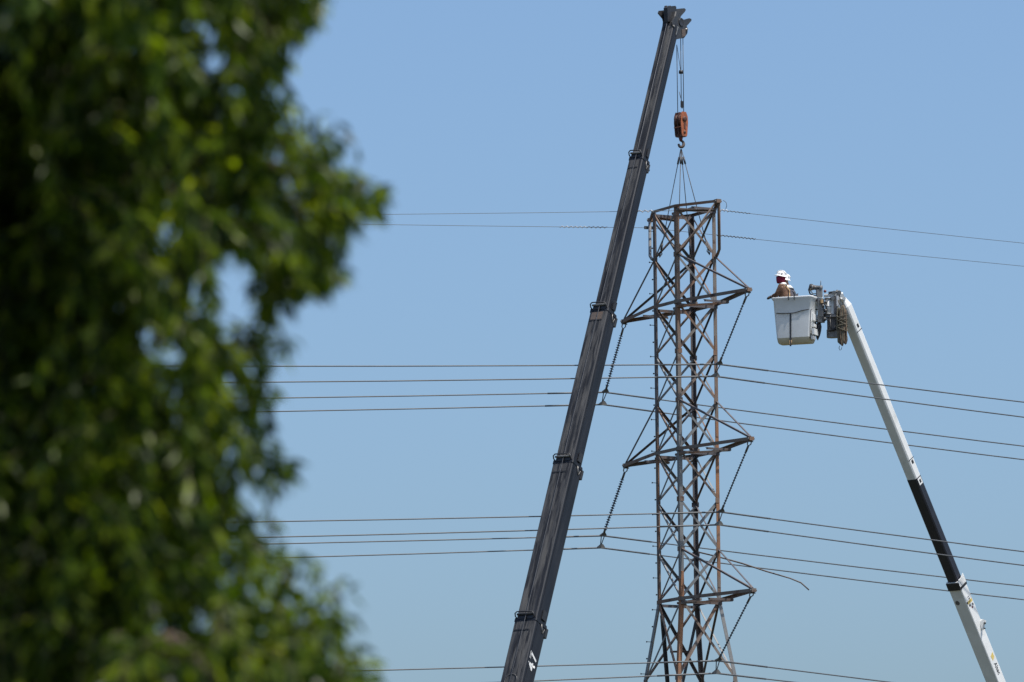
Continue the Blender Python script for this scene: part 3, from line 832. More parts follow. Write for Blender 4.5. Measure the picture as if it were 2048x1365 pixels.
# marker labels on the fibreglass boom
for y in (653, 925):
    dec(ub, y, -0.05, 0.035, -0.055, 0.055, 'ink', 0.165, 'label')
    dec(ub, y + (9 if y < 800 else -6), -0.13, 0.14, -0.010, 0.010, 'ink', 0.165, 'band_line')
dec(sl, 963, -0.085, 0.085, -0.10, 0.10, 'white_paint', 0.170, 'label')
dec(sl, 963, -0.04, 0.04, -0.05, 0.05, 'ink', 0.173, 'label')
vehicle(lift, lift_base - LS * 0.0, V((LA.x, LA.y, 0)), 'white', 8.5, 1.2)
MB().box(V((lift_base.x, lift_base.y, 1.9)), LS, Z3.cross(LS), Z3, 0.45, 0.5, 0.55).build('turret', 'white', lift)

# boom tip: knuckle and bucket mount
tipw = MB()
tipw.prism(la(tE - 0.02), la(tE + 0.22), LS, LU, rprof(0.163, 0.141, 0.055), rprof(0.09, 0.09, 0.04))
tipw.build('boom_tip', 'white', lift)
def pxbox(x0, y0, x1, y1, Y, dep, name, mat, parent=lift, yaw=0.0, bev=0.15):
    c = P((x0 + x1) / 2, (y0 + y1) / 2, Y)
    hx, hz = abs(x1 - x0) / 2 / S * (Y / YC), abs(y1 - y0) / 2 / S * (Y / YC)
    ex = V((math.cos(yaw), -math.sin(yaw), 0)); ey = V((math.sin(yaw), math.cos(yaw), 0))
    cc = min(hx, dep) * bev * 2
    pr = [(-hx + cc, -dep), (hx - cc, -dep), (hx, -dep + cc), (hx, dep - cc), (hx - cc, dep), (-hx + cc, dep), (-hx, dep - cc), (-hx, -dep + cc)]
    return MB().prism(c - Z3 * hz, c + Z3 * hz, ex, ey, pr).build(name, mat, parent)
kn = pxbox(1662, 588, 1681, 632, YB - 0.05, 0.14, 'knuckle_frame', 'white', yaw=rad(20))
pxbox(1668, 592, 1673, 628, YB - 0.22, 0.03, 'knuckle_slot', 'lift_dark', kn, yaw=rad(20))
pxbox(1672.5, 592, 1678, 613, YB - 0.24, 0.03, 'link_bar', 'alu_lt', kn)
MB().cyl(P(1648, 592, YB - 0.1), P(1686, 588, YB - 0.1), 0.045, 10).build('top_shaft', 'white', lift)
for x, y, r in ((1668, 585.5, 0.05), (1678, 586, 0.06), (1684, 592, 0.055), (1688, 597, 0.05), (1666, 597, 0.05)):
    MB().cyl(P(x, y, YB - 0.10), P(x, y, YB - 0.28), r, 12).build('pivot_boss', 'white' if x > 1680 else 'lift_grey', lift)
for x0, y0, x1, y1 in ((1657, 586, 1680, 583), (1674, 581, 1676, 590), (1680, 583, 1681, 592)):
    MB().tube([P(x0, y0, YB - 0.15), P(x1, y1, YB - 0.2)], 0.03, 8).build('bracket_rod', 'hardware', lift)
MB().cyl(P(1656.5, 628, YB - 0.12), P(1656.5, 599, YB - 0.12), 0.085, 16).build('rotator_cylinder', 'white', lift)
for y in (629, 598, 613):
    MB().cyl(P(1656.5, y + 1.5, YB - 0.12), P(1656.5, y - 1.5, YB - 0.12), 0.105 if y != 613 else 0.092, 16).build('cylinder_cap', 'lift_grey' if y != 613 else 'alu_lt', lift)
pxbox(1650, 630, 1678, 636, YB - 0.05, 0.16, 'mount_shelf', 'lift_grey', yaw=rad(20))
pxbox(1655, 634, 1674, 665, YB, 0.15, 'valve_cover', 'lift_dark', yaw=rad(15), bev=0.3)
pxbox(1654, 660, 1676, 676, YB, 0.16, 'valve_cover', 'lift_grey', yaw=rad(15), bev=0.3)
MB().tube([P(x, y, YB - 0.2) for x, y in ((1660, 638), (1661, 655), (1666, 662), (1672, 655), (1671, 640))], 0.018, 6).build('hydraulic_hose', 'hose', lift)
MB().tube([P(x, y, YB - 0.2) for x, y in ((1657, 662), (1665, 660), (1673, 659))], 0.03, 6).build('cover_hinge', 'black', lift)
pxbox(1636, 598, 1648, 646, YB - 0.1, 0.10, 'bucket_mount', 'lift_grey', yaw=rad(20))
pxbox(1637, 622, 1647, 634, YB - 0.23, 0.03, 'mount_plate', 'alu', yaw=rad(20))
for x, y, r in ((1646, 612, 0.04), (1651, 622, 0.05), (1649, 639, 0.055), (1652, 605, 0.04)):
    MB().lathe([(0, -0.05), (r, -0.04), (r, 0.04), (0, 0.05)], P(x, y, YB - 0.22), Y3, 10).build('hose_fitting', 'hardware' if r < 0.05 else 'hose', lift)
for pts in (((1648, 606), (1652, 612), (1654, 620), (1651, 627), (1647, 630)), ((1639, 602), (1644, 608), (1651, 606), (1655, 599)), ((1651, 639), (1656, 641), (1660, 637), (1661, 631))):
    MB().tube([P(x, y, YB - 0.25) for x, y in pts], 0.017, 6).build('hydraulic_hose', 'hose', lift)
pxbox(1640, 600, 1646, 607, YB - 0.24, 0.05, 'control_valve', 'leather', bev=0.3)
# jib winch above the bucket mount
wc0, wc1 = P(1623, 575, YB - 0.05), P(1646, 577, YB - 0.15)
wd = (wc1 - wc0).normalized()
MB().lathe([(0, -0.0), (0.075, 0.0), (0.075, 0.06), (0.055, 0.06), (0.055, 0.24), (0.075, 0.24), (0.075, 0.30), (0, 0.30)], wc0, wd, 16).build('winch_drum', 'lift_grey', lift)
for q in (0.08, 0.115, 0.15, 0.185, 0.22):
    MB().lathe([(0.05, -0.012), (0.066, -0.008), (0.066, 0.008), (0.05, 0.012)], wc0 + wd * q, wd, 14).build('rope_wrap', 'ropetan' if q < 0.1 else 'hardware', lift)
MB().lathe([(0, -0.05), (0.085, -0.04), (0.095, 0.0), (0.085, 0.04), (0, 0.05)], wc0 - Z3 * 0.0 - wd * 0.01, wd, 14).build('winch_motor', 'black', lift)
pxbox(1632, 580, 1645, 594, YB - 0.1, 0.08, 'winch_base', 'lift_grey')
MB().tube([P(x, y, YB - 0.1) for x, y in ((1620, 572), (1617.5, 580), (1620, 588), (1628, 592), (1637, 593))], 0.022, 8).build('hydraulic_hose', 'hose', lift)
MB().tube([P(x, y, YB - 0.12) for x, y in ((1622, 576), (1621, 582), (1626, 588), (1634, 588))], 0.014, 8).build('hydraulic_hose', 'olive_rope', lift)
MB().tube([P(1641.5, 572, YB - 0.1), P(1641.5, 562, YB - 0.1)], 0.010, 6).build('rope_guide_pin', 'hardware', lift)
MB().lathe([(0, -0.02), (0.04, -0.02), (0.04, 0.02), (0, 0.02)], P(1650, 583, YB - 0.1), Y3, 12).build('red_hook_plate', 'red', lift)
pxbox(1624, 594, 1646, 598, YB - 0.05, 0.10, 'winch_shelf', 'white')

# bucket
BY = rad(20)
BL = V((math.cos(BY), -math.sin(BY), 0)); BN = V((-math.sin(BY), -math.cos(BY), 0))
BC = P(1592.5, 690, YB); BC = V((BC.x, BC.y, P(1592.5, 686, YB).z))
BH = P(1592.5, 597.5, YB).z - BC.z
def rrect(hl, hs, c, n=4):
    out = []
    for cx, cy, a0 in ((hl - c, hs - c, 0), (-hl + c, hs - c, 90), (-hl + c, -hs + c, 180), (hl - c, -hs + c, 270)):
        for i in range(n + 1):
            a = rad(a0 + 90 * i / n)
            out.append((cx + c * math.cos(a), cy + c * math.sin(a)))
    return out
def loft(mb, rings, smooth=True):
    n = len(rings[0]); k = len(mb.v)
    vs = [p for r in rings for p in r]
    fs = []
    for i in range(len(rings) - 1):
        for j in range(n):
            fs.append((i * n + j, i * n + (j + 1) % n, (i + 1) * n + (j + 1) % n, (i + 1) * n + j))
    return mb.add(vs, fs, smooth)
def bring(z_, hl, hs, c): return [BC + BL * a - BN * b_ + Z3 * z_ for a, b_ in rrect(hl, hs, c, 5)]
mb = MB()
# outer wall, rolled rim and inner wall
loft(mb, [bring(0.115, 0.478, 0.283, 0.06), bring(BH * 0.5, 0.515, 0.305, 0.065), bring(BH * 0.93, 0.55, 0.325, 0.07), bring(BH * 0.965, 0.585, 0.355, 0.09), bring(BH, 0.60, 0.37, 0.09), bring(BH + 0.012, 0.59, 0.36, 0.09),
          bring(BH, 0.55, 0.325, 0.11), bring(BH * 0.9, 0.53, 0.305, 0.10), bring(0.06, 0.43, 0.19, 0.09)])
r0 = bring(0.06, 0.43, 0.19, 0.09)
mb.add(r0, [list(range(len(r0)))])
bk = mb.build('bucket', 'bucket', lift)
mb = MB()
loft(mb, [bring(0.14, 0.476, 0.281, 0.06), bring(0.113, 0.477, 0.282, 0.06), bring(0.01, 0.468, 0.225, 0.06), bring(-0.03, 0.45, 0.19, 0.06)])
r0 = bring(-0.03, 0.45, 0.19, 0.06); mb.add(r0, [list(range(len(r0)))])
mb.build('underside', 'bucket_floor', bk)
def bf(px, py, out=0.01):                    # a point on the sloping front wall of the bucket
    p = PP(px, py, BC + BN * 0.30 + Z3 * 0.5, (BN - Z3 * 0.04).normalized())
    return p + BN * out
MB().tube([bf(1553, 627), bf(1566, 627.5, 0.02), bf(1580, 627, 0.025), bf(1590, 626, 0.025), bf(1604, 621.5, 0.02), bf(1617, 619, 0.0), bf(1622, 619, -0.06)], 0.012, 6).build('belly_strap', 'strap', bk)
MB().box((bf(1581.3, 627) + bf(1581.3, 694)) / 2, BL, (bf(1581.3, 627) - bf(1581.3, 694)).normalized(), BN, 0.022, (bf(1581.3, 627) - bf(1581.3, 692)).length / 2, 0.008).build('hanging_strap', 'strap', bk)
MB().tube([bf(1580, 681), bf(1579.3, 689), bf(1583.3, 690), bf(1583.3, 681)], 0.012, 6).build('strap_buckle', 'leather', bk)
MB().tube([bf(1620.5, 620, -0.03), bf(1619.5, 650, -0.03), bf(1619, 676, -0.04)], 0.016, 6).build('corner_strap', 'strap', bk)
for x in (1578.3, 1589.8):
    MB().box((bf(x, 590) + bf(x, 600)) / 2 + BN * 0.055, BL, Z3, BN, 0.011, 0.085, 0.012).build('rim_hook', 'strap', bk)
# fittings on the right side wall
def bs(px, py, out=0.0):
    return PP(px, py, BC + BL * 0.50, BL) + BL * out
for (x0, y0, x1, y1, o_, m_, nm) in ((1622, 627, 1632, 645, 0.03, 'bucket', 'side_step'), (1622.5, 648, 1628, 656, 0.05, 'bucket', 'side_step'), (1621.5, 657, 1631, 673, 0.07, 'bucket', 'side_step'), (1621, 672, 1626, 681, 0.05, 'alu_lt', 'toe_clip')):
    a, b_ = bs(x0, y0, o_), bs(x1, y1, o_)
    MB().box((a + b_) / 2, Z3, BN, BL, abs(a.z - b_.z) / 2, abs((a - b_).dot(BN)) / 2, 0.03).build(nm, m_, bk)
for x, y in ((1629, 602), (1630, 620)):
    MB().cyl(bs(x, y, -0.01), bs(x, y, 0.08), 0.022, 10).build('bolt', 'red' if y < 610 else 'hardware', bk)
tool = thing('tool_bag', P(1636, 680, YB), 'black tool pouch hanging behind the right side of the bucket', 'tool bag')
loft_b = MB()
for k_, (x0, x1, y, d_) in enumerate(((1636, 1641, 640, 0.05), (1633, 1642, 648, 0.09), (1630, 1642.5, 655, 0.10), (1629, 1642, 664, 0.11), (1630, 1640.5, 672, 0.10), (1633, 1637, 680.5, 0.05))):
    pass
prof = [(1637, 639), (1641, 640), (1641.5, 648), (1643, 655), (1642, 664), (1640, 672), (1636, 681), (1633, 676), (1631, 666), (1630, 656), (1633, 648)]
loft_b.plate([P(x, y, YB + 0.02) for x, y in prof], Y3, 0.2)
loft_b.build('pouch', 'black', tool)
MB().tube([P(1632, 670, YB - 0.12), P(1636, 660, YB - 0.12), P(1640, 648, YB - 0.1)], 0.02, 6).build('pouch_strap', 'strap', tool)

# rope hank hanging from the boom tip
hank = thing('rope_hank', P(1684, 690, YB - 0.3), 'coiled brown rope hank hanging below the boom tip beside the bucket', 'rope')
random.seed(3)
for i in range(11):
    cx = 1677 + i * 1.35 + random.uniform(-0.5, 0.5)
    yd = YB - 0.27 - random.uniform(0, 0.12)
    y0, y1 = 612 + random.uniform(-3, 4) + abs(i - 5) * 0.9, 691 + random.uniform(-4, 3) - abs(i - 5) * 1.1
    wv = random.uniform(1.6, 2.6)
    pts = []
    for j in range(20):
        a = 2 * math.pi * j / 20
        pts.append(P(cx + wv * math.cos(a) + 1.0 * math.sin(a * 2 + i), (y0 + y1) / 2 - (y1 - y0) / 2 * math.sin(a), yd))
    MB().tube(pts, 0.024, 6, closed=True).build('rope_loop', 'ropetan' if i % 3 else 'olive_rope', hank)
for i in range(6):
    y = 633 + i * 4.6
    pts = []
    for j in range(16):
        a = 2 * math.pi * j / 16
        c0 = P(1684, y, YB - 0.32)
        pts.append(c0 + V((math.cos(a) * 0.15, math.sin(a) * 0.10, math.cos(a + 0.4 * (i % 3)) * (-0.09 if i % 2 else 0.04))))
    MB().tube(pts, 0.014, 6, closed=True).build('rope_wrap', 'olive_rope', hank)
MB().tube([P(x, y, YB - 0.32) for x, y in ((1676, 600), (1679, 608), (1684, 616))], 0.014, 6).tube([P(x, y, YB - 0.32) for x, y in ((1681, 598), (1686, 606), (1686, 616))], 0.014, 6).build('hanging_loop', 'olive_rope', hank)
MB().tube([P(x, y, YB - 0.32) for x, y in ((1679, 692), (1678, 697), (1680, 701), (1683, 699), (1683.5, 695))], 0.008, 6).build('rope_tail', 'olive_rope', hank)
MB().tube([P(x, y, YB - 0.32) for x, y in ((1689, 660), (1692.5, 668), (1696, 676), (1694, 684))], 0.008, 6).build('rope_tail', 'alu_lt', hank)

# ------------------------------------------------------------------ workers
def skin_mesh(name, bones, mat, parent, loc, sub=2):
    """bones: list of (position, radius, index of parent joint)"""
    me = bpy.data.meshes.new(name)
    me.from_pydata([tuple(b[0]) for b in bones], [(b[2], i) for i, b in enumerate(bones) if b[2] is not None], [])
    o = bpy.data.objects.new(name, me)
    col.objects.link(o); o.parent = parent; o.location = loc
    sk = o.modifiers.new('skin', 'SKIN'); sk.use_smooth_shade = True
    for i, b in enumerate(bones):
        r = b[1]
        me.skin_vertices[0].data[i].radius = (r, r) if not isinstance(r, tuple) else r
        me.skin_vertices[0].data[i].use_root = (i == 0)
    ss = o.modifiers.new('sub', 'SUBSURF'); ss.levels = sub; ss.render_levels = sub
    me.materials.append(M[mat])
    ORG[o.name] = ORG[parent.name] + V(loc)
    return o
def person(feet, yaw, lean, shirt, label, handL, handR, gaiter, hs=0.90):
    """built facing local +x; joints in metres, hands given in local coordinates"""
    root = thing('person', feet, label, 'person')
    root.rotation_euler = (0, 0, yaw)
    ORG[root.name] = V((0, 0, 0))
    def L(z_): return lean * max(0, z_ - 0.95)
    pel = V((0, 0, 0.95)); sp = V((L(1.15), 0, 1.15)); ch = V((L(1.36), 0, 1.36)); nk = V((L(1.5), 0, 1.50)); hb = V((L(1.58) + 0.02, 0, 1.60)); hm = V((L(1.68) + 0.035, 0, 1.69)); ht = V((L(1.76) + 0.03, 0, 1.765))
    bones = [(pel, 0.125, None), (sp, 0.12, 0), (ch, 0.135, 1), (nk, 0.058, 2), (hb, 0.066, 3), (hm, 0.088, 4), (ht, 0.065, 5)]
    shirt_b = [(V((0, 0, 0.92)), 0.15, None), (sp, 0.165, 0), (ch, 0.178, 1), (nk - Z3 * 0.03, 0.09, 2)]
    trou = [(V((0, 0, 0.97)), 0.145, None)]
    for s_, hand in ((1, handL), (-1, handR)):
        sh = V((L(1.42), s_ * 0.19, 1.42)); hd_ = V(hand)
        d = hd_ - sh
        elb = sh + d * 0.5 + V((-0.04, s_ * 0.07, -0.10))
        k = len(bones)
        fd = (hd_ - elb).normalized()
        bones += [(sh, 0.06, 2), (elb, 0.045, k), (hd_, 0.032, k + 1), (hd_ + fd * 0.07, (0.042, 0.022), k + 2)]
        pal = hd_ + fd * 0.07
        sd = fd.cross(Z3)
        sd = sd.normalized() if sd.length > 0.05 else V((1, 0, 0))
        for q, ln in enumerate((0.075, 0.085, 0.08, 0.06)):
            b0 = pal + sd * (q - 1.5) * 0.02 + fd * 0.02
            kk = len(bones)
            bones += [(b0, 0.010, k + 3), (b0 + fd * ln * 0.5 - Z3 * 0.012, 0.009, kk), (b0 + fd * ln * 0.75 - Z3 * 0.04, 0.008, kk + 1)]
        kk = len(bones)
        bones += [(hd_ + fd * 0.03 + sd * (-s_ * 0.045), 0.011, k + 2), (hd_ + fd * 0.075 + sd * (-s_ * 0.06) - Z3 * 0.02, 0.009, kk)]
        k2 = len(shirt_b)
        shirt_b += [(sh, 0.095, 2), (elb, 0.075, k2), (hd_ - fd * 0.03, 0.055, k2 + 1)]
        hip = V((0, s_ * 0.10, 0.90)); kn_ = V((0.02, s_ * 0.12, 0.50)); an = V((0, s_ * 0.13, 0.08))
        k = len(bones)
        bones += [(hip, 0.085, 0), (kn_, 0.055, k), (an, 0.04, k + 1), (an + V((0.15, 0, -0.035)), 0.035, k + 2)]
        k3 = len(trou)
        trou += [(hip, 0.10, 0), (kn_, 0.075, k3), (an + Z3 * 0.02, 0.06, k3 + 1)]
        # glove over the hand
        skin_mesh('glove', [(hd_ - fd * 0.04, 0.045, None), (hd_ + fd * 0.03, 0.05, 0), (pal + fd * 0.04, (0.056, 0.03), 1), (pal + fd * 0.09 - Z3 * 0.03, (0.05, 0.022), 2)], 'glove' if gaiter else 'black', root, (0, 0, 0))
    skin_mesh('body', bones, 'skin', root, (0, 0, 0), 2)
    skin_mesh('shirt', shirt_b, shirt, root, (0, 0, 0), 2)
    skin_mesh('trousers', trou, 'jeans', root, (0, 0, 0), 2)
    # face
    fx = hm.x
    MB().lathe([(0.0, 0.0), (0.014, 0.01), (0.017, 0.03), (0.0, 0.045)], V((fx + 0.09, 0, hm.z - 0.055)), (0.25, 0, 1), 8).build('nose', 'skin', root)
    for s_ in (-1, 1):
        MB().lathe([(0.0, -0.01), (0.012, 0), (0.0, 0.01)], V((fx + 0.083, s_ * 0.032, hm.z + 0.005)), (1, 0, 0), 8).build('eye', 'ink', root)
        MB().lathe([(0.0, -0.012), (0.03, -0.005), (0.032, 0.006), (0.0, 0.012)], V((fx - 0.005, s_ * 0.09, hm.z - 0.01)), (0, 1, 0), 10).build('ear', 'skin', root)
    MB().box(V((fx + 0.084, 0, hm.z - 0.075)), X3, Y3, Z3, 0.005, 0.026, 0.005).build('mouth', 'red', root)
    # hard hat: dome, full brim, crown ridge
    hc_ = V((fx - 0.005, 0, hm.z + 0.045)); tl = rad(12)
    R = Matrix.Rotation(-tl, 3, 'Y')
    hat = MB()
    n = 24
    rings = []
    for rr, zz in ((0.165, -0.012), (0.16, 0.0), (0.128, 0.012), (0.125, 0.05), (0.112, 0.095), (0.085, 0.128), (0.045, 0.147), (0.004, 0.152)):
        rg = []
        for j in range(n):
            a = 2 * math.pi * j / n
            ex_ = 1.16 if rr < 0.15 else 1.12 + 0.14 * max(0, math.cos(a))
            rg.append(hc_ + R @ (V((rr * math.cos(a) * ex_, rr * math.sin(a), zz)) * hs))
        rings.append(rg)
    loft(hat, rings)
    hat = hat.build('hard_hat', 'hat', root)
    for yy in (-0.04, 0.0, 0.04):
        pts = []
        for i in range(9):
            a = rad(20 + i * 17.5)
            pts.append(hc_ + R @ V((math.cos(a) * 0.138, yy, math.sin(a) * 0.125 * (1 - yy * yy * 30) + 0.03)))
        MB().tube(pts, 0.011, 6).build('crown_ridge', 'hat', hat)
    for s_ in (-1, 1):
        MB().box(hc_ + R @ V((-0.055, s_ * 0.114, 0.055)), R @ X3, Y3, R @ Z3, 0.022, 0.004, 0.014).build('hat_sticker', 'ink', hat)
        MB().box(hc_ + R @ V((0.025, s_ * 0.121, 0.05)), R @ X3, Y3, R @ Z3, 0.012, 0.004, 0.01).build('hat_sticker', 'leather', hat)
    if gaiter:
        mb_ = MB()
        rr_ = []
        for zz, rx, ry, ox in ((0.03, 0.128, 0.112, 0.0), (-0.03, 0.128, 0.115, 0.0), (-0.10, 0.122, 0.112, 0.0), (-0.15, 0.112, 0.110, -0.005), (-0.155, 0.095, 0.095, -0.005), (-0.02, 0.105, 0.098, 0)):
            rr_.append([V((fx + 0.005 + ox + rx * math.cos(2 * math.pi * j / 20), ry * math.sin(2 * math.pi * j / 20), hm.z + zz)) for j in range(20)])
        loft(mb_, rr_)
        mb_.build('neck_shade', 'maroon', root)
        mb_ = MB()
        loft(mb_, [[V((nk.x + r_ * math.cos(2 * math.pi * j / 18), r_ * math.sin(2 * math.pi * j / 18) * 1.05, z_)) for j in range(18)] for r_, z_ in ((0.085, 1.545), (0.10, 1.52), (0.125, 1.475), (0.09, 1.49))])
        mb_.build('collar', 'white_paint', root)
    else:
        mb_ = MB()
        loft(mb_, [[V((nk.x + r_ * math.cos(2 * math.pi * j / 18), r_ * math.sin(2 * math.pi * j / 18) * 1.1, z_)) for j in range(18)] for r_, z_ in ((0.08, 1.56), (0.11, 1.53), (0.17, 1.46), (0.13, 1.47))])
        mb_.build('collar', 'white_paint', root)
    # harness: two shoulder straps crossing at the back, belt with pouches
    hs_m = 'leather' if gaiter else 'strap'
    for s_ in (-1, 1):
        pts = [V((L(1.0) + 0.15, s_ * 0.09, 1.02)), V((L(1.3) + 0.165, s_ * 0.10, 1.30)), V((L(1.46) + 0.09, s_ * 0.11, 1.475)), V((L(1.46) - 0.06, s_ * 0.10, 1.48)),
               V((L(1.35) - 0.165, s_ * 0.03, 1.33)), V((L(1.15) - 0.165, -s_ * 0.06, 1.13)), V((L(1.0) - 0.155, -s_ * 0.10, 1.0))]
        MB().tube(pts, 0.016, 6).build('harness_strap', hs_m, root)
    MB().tube([V((0.165 * math.cos(2 * math.pi * j / 20), 0.175 * math.sin(2 * math.pi * j / 20), 1.0)) for j in range(20)], 0.024, 6, closed=True).build('tool_belt', 'leather', root)
    return root
fz = BC.z + 0.062
def inb(l, s_): p = BC + BL * l - BN * s_; return V((p.x, p.y, fz))
YAW = math.atan2(BL.y, BL.x) + math.pi       # facing left, along the bucket
person(inb(-0.27, -0.10) + Z3 * 0.06, YAW, 0.10, 'tan_cloth', 'worker in tan shirt with maroon neck shade under a white hard hat', (0.36, 0.10, 1.16), (0.16, -0.22, 1.06), True)
person(inb(-0.10, 0.12) - Z3 * 0.0, YAW - rad(12), 0.30, 'navy_cloth', 'worker in dark shirt and harness, half hidden behind the tan-shirted one', (0.22, 0.24, 1.12), (-0.05, -0.28, 1.02), False)

# ------------------------------------------------------------------ foreground tree
TY = 18.0
def tp(px, py, Y=TY): return P(px, py, Y)
# silhouette of the hanging foliage as (row, right edge) in photo pixels
EDGE = [(-600, 640), (-60, 640), (0, 615), (40, 600), (70, 560), (110, 545), (180, 552), (235, 590), (275, 635), (330, 655), (370, 690), (410, 705), (450, 680), (490, 655), (506, 600), (516, 510), (524, 432), (606, 424), (636, 470), (664, 508), (690, 515), (760, 528), (830, 522), (880, 520), (930, 530), (1000, 535), (1050, 552), (1085, 590), (1130, 642), (1180, 664), (1240, 674), (1290, 664), (1330, 690), (1400, 700), (1700, 640), (2400, 600)]
def edge(py):
    for (y0, x0), (y1, x1) in zip(EDGE, EDGE[1:]):
        if y0 <= py <= y1: return x0 + (x1 - x0) * (py - y0) / (y1 - y0)
    return 600
HOLES = [(458, 545, 34, 60), (505, 600, 22, 40), (405, 42, 17, 26), (330, 455, 24, 38), (335, 690, 22, 34), (440, 870, 13, 22), (490, 985, 20, 24), (255, 95, 12, 14), (445, 105, 16, 14), (300, 640, 14, 20), (345, 20, 16, 18)]
BLOBS = [(546, 572, 27, 60), (612, 520, 34, 30), (640, 545, 24, 24), (660, 258, 16, 36), (700, 330, 22, 46), (735, 385, 18, 32), (650, 520, 28, 42), (600, 25, 24, 40), (556, 925, 14, 30), (675, 1190, 22, 46), (705, 1345, 26, 40), (560, 690, 14, 22)]
def inside(px, py, slack=0.0):
    for hx, hy, rx, ry in BLOBS:
        if ((px - hx) / (rx + slack * 0.5)) ** 2 + ((py - hy) / (ry + slack * 0.5)) ** 2 < 1: return True
    if px > edge(py) + slack: return False
    for hx, hy, rx, ry in HOLES:
        if ((px - hx) / rx) ** 2 + ((py - hy) / ry) ** 2 < 1: return False
    return True
random.seed(21)
tree_base = V((tp(-260, 700).x, TY + 0.4, 0))
tree = thing('weeping_tree', tree_base, 'dark green weeping tree with fine drooping leaves, out of focus in the foreground', 'tree')
LV_, LF_ = [], []
def leaf(p, d, n, ln, wd):
    s_ = d.cross(n)
    if s_.length < 1e-4: return
    s_.normalize(); n2 = s_.cross(d)
    k = len(LV_)
    a = p; m = p + d * ln * 0.45
    LV_.extend([a, m + s_ * wd * 0.5 + n2 * wd * 0.12, p + d * ln - n2 * ln * 0.10, m - s_ * wd * 0.5 + n2 * wd * 0.12])
    LF_.append((k, k + 1, k + 2, k + 3))
twigs = MB()
def rv():
    while True:
        v = V((random.uniform(-1, 1), random.uniform(-1, 1), random.uniform(-1, 1)))
        if 0.05 < v.length < 1: return v.normalized()
def strand(p, length, step, ln, wd, drift, twig=True):
    pts = [p.copy()]
    d = (drift + V((0, 0, random.uniform(-0.2, 0.25)))).normalized()
    n = max(4, int(length / step))
    slack = random.choice((6, 10, 14, 14, 34))
    for i in range(n):
        d = (d + V((0, 0, -0.16)) + rv() * 0.12).normalized()
        p = p + d * step
        q = proj(p)
        if not inside(q.x, q.y, slack): break
        pts.append(p.copy())
        for s_ in range(2):
            ld = (d * 0.5 + rv() * 0.70 + V((0, 0, -0.5))).normalized()
            leaf(p, ld, (rv() + V((0, 0, 0.5))).normalized(), ln * random.uniform(0.7, 1.25), wd * random.uniform(0.75, 1.25))
    if twig and len(pts) > 2 and random.random() < 0.5:
        twigs.tube(pts[::2] if len(pts) > 6 else pts, 0.0022, 3)
cnt = 0
tries = 0
while cnt < 4600 and tries < 60000:
    tries += 1
    py = random.uniform(-330, 1560) if random.random() < 0.93 else random.uniform(-900, 2000)
    px = random.uniform(-420, 760)
    if not inside(px, py): continue
    de = edge(py) - px
    thick = min(1.5, 0.16 + de * 0.0040)
    Y = TY + random.uniform(-1, 1) * thick + max(0.0, min(1.0, (400 - px) / 420.0)) * 0.95  # left foliage set back under the roof to lie in shade
    p = tp(px, py, Y)
    if noise.noise(p * 3.6) < min(0.02, -0.45 + px / 850.0) + 0.12 * random.random() and de > 0: continue
    strand(p, random.uniform(0.2, 0.6), 0.024, 0.070, 0.019, V((random.uniform(-0.3, 0.6), random.uniform(-0.4, 0.4), 0)))
    cnt += 1
# unseen crown roof, made wide and dense to shade the leaves below, and the rest of the crown to the left
for i in range(4200):
    a = random.uniform(0, 2 * math.pi); rr = math.sqrt(random.random())
    cz = random.uniform(0, 1)
    R_ = 3.0 * math.sqrt(max(0.05, 1 - cz ** 2)) * rr
    p = V((tree_base.x + 0.1, tree_base.y, 4.9)) + V((R_ * math.cos(a) * 0.9, R_ * math.sin(a), cz * 1.9))
    q = proj(p)
    if q.y > -40 and q.x > -200: continue
    if q.x > 330: continue  # roof left out here so sun reaches the right-hand leaves
    strand(p, random.uniform(0.3, 0.6), 0.035, 0.075, 0.034, V((math.cos(a), math.sin(a), 0)) * 0.6, False)
for i in range(900):
    a = random.uniform(0, 2 * math.pi); rr = 0.75 + 0.25 * random.random()
    p = V((tree_base.x, tree_base.y, random.uniform(2.4, 5.0))) + V((1.9 * rr * math.cos(a), 1.9 * rr * math.sin(a), 0))
    q = proj(p)
    if q.x > -380 and q.y > -300 and q.y < 1600: continue
    if not inside(q.x, q.y, 0): continue
    strand(p, random.uniform(0.4, 0.9), 0.035, 0.07, 0.03, V((math.cos(a), math.sin(a), 0)) * 0.4, False)
me = bpy.data.meshes.new('crown')
me.from_pydata([tuple(v - tree_base) for v in LV_], [], LF_)
me.materials.append(M['leaf'])
crown = bpy.data.objects.new('crown', me); col.objects.link(crown); crown.parent = tree
tag(crown, kind='stuff'); ORG[crown.name] = tree_base.copy()
twigs.build('twigs', 'bark', tree)['kind'] = 'stuff'
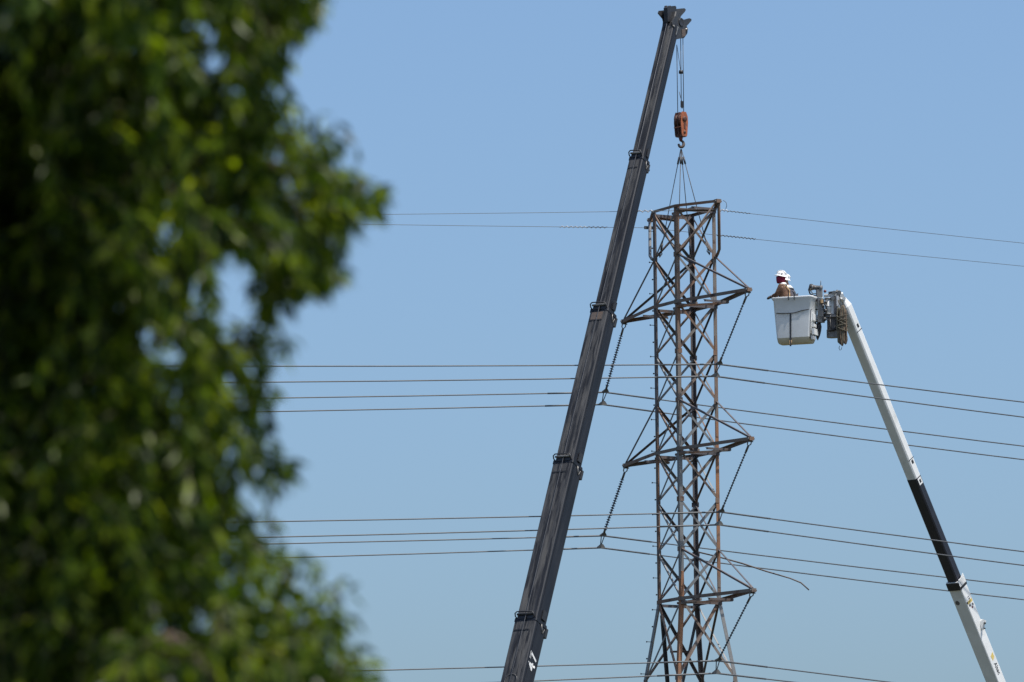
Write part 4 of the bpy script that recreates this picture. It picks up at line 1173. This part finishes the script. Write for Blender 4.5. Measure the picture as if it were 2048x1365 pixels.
# trunk and limbs
tb_ = tree_base
trunk_pts = [tb_ + V(q) for q in ((0, 0, 0), (0.03, 0.0, 0.5), (0.0, 0.02, 1.2), (0.06, -0.03, 2.0), (0.02, 0.0, 2.8), (0.06, 0.0, 3.6), (0.0, 0.03, 4.6), (0.08, 0.0, 5.6), (0.03, 0, 6.3))]
MB().tube(trunk_pts, [0.24, 0.19, 0.165, 0.15, 0.135, 0.11, 0.08, 0.05, 0.02], 12).build('trunk', 'bark', tree)
limbs = [((0.02, 0, 2.6), [tp(120, 1420, TY - 0.1), tp(290, 1330, TY - 0.4), tp(345, 1285, TY - 0.75), tp(385, 1310, TY - 0.9), tp(430, 1370, TY - 0.95)], 0.06),
         ((0.04, 0, 3.4), [tp(60, 1000, TY + 0.2), tp(250, 900, TY + 0.1), tp(420, 960, TY + 0.1), tp(500, 1080, TY)], 0.05),
         ((0.02, 0, 4.0), [tp(40, 560, TY), tp(230, 380, TY - 0.1), tp(440, 300, TY), tp(600, 350, TY + 0.05), tp(690, 400, TY + 0.05)], 0.05),
         ((0.02, 0, 4.6), [tp(80, 160, TY + 0.2), tp(300, 0, TY + 0.2), tp(520, -40, TY + 0.1), tp(600, 30, TY + 0.1)], 0.045),
         ((0.0, 0, 4.2), [tb_ + V((-0.7, 0.2, 5.0)), tb_ + V((-1.3, 0.3, 5.2)), tb_ + V((-1.7, 0.3, 4.8))], 0.06),
         ((0.0, 0, 4.4), [tb_ + V((0.1, 0.8, 5.2)), tb_ + V((0.2, 1.4, 5.4)), tb_ + V((0.2, 1.8, 5.0))], 0.06),
         ((0.0, 0, 4.4), [tb_ + V((0.0, -0.8, 5.2)), tb_ + V((0.1, -1.4, 5.3)), tb_ + V((0.1, -1.8, 4.9))], 0.06)]
for s0, pts, r in limbs:
    seq = [tb_ + V(s0)] + pts
    n = len(seq)
    MB().tube(seq, [r * (1 - 0.82 * i / (n - 1)) for i in range(n)], 8).build('limb', 'bark', tree)
print('LEAVES', len(LF_), 'strands', cnt, 'tries', tries)
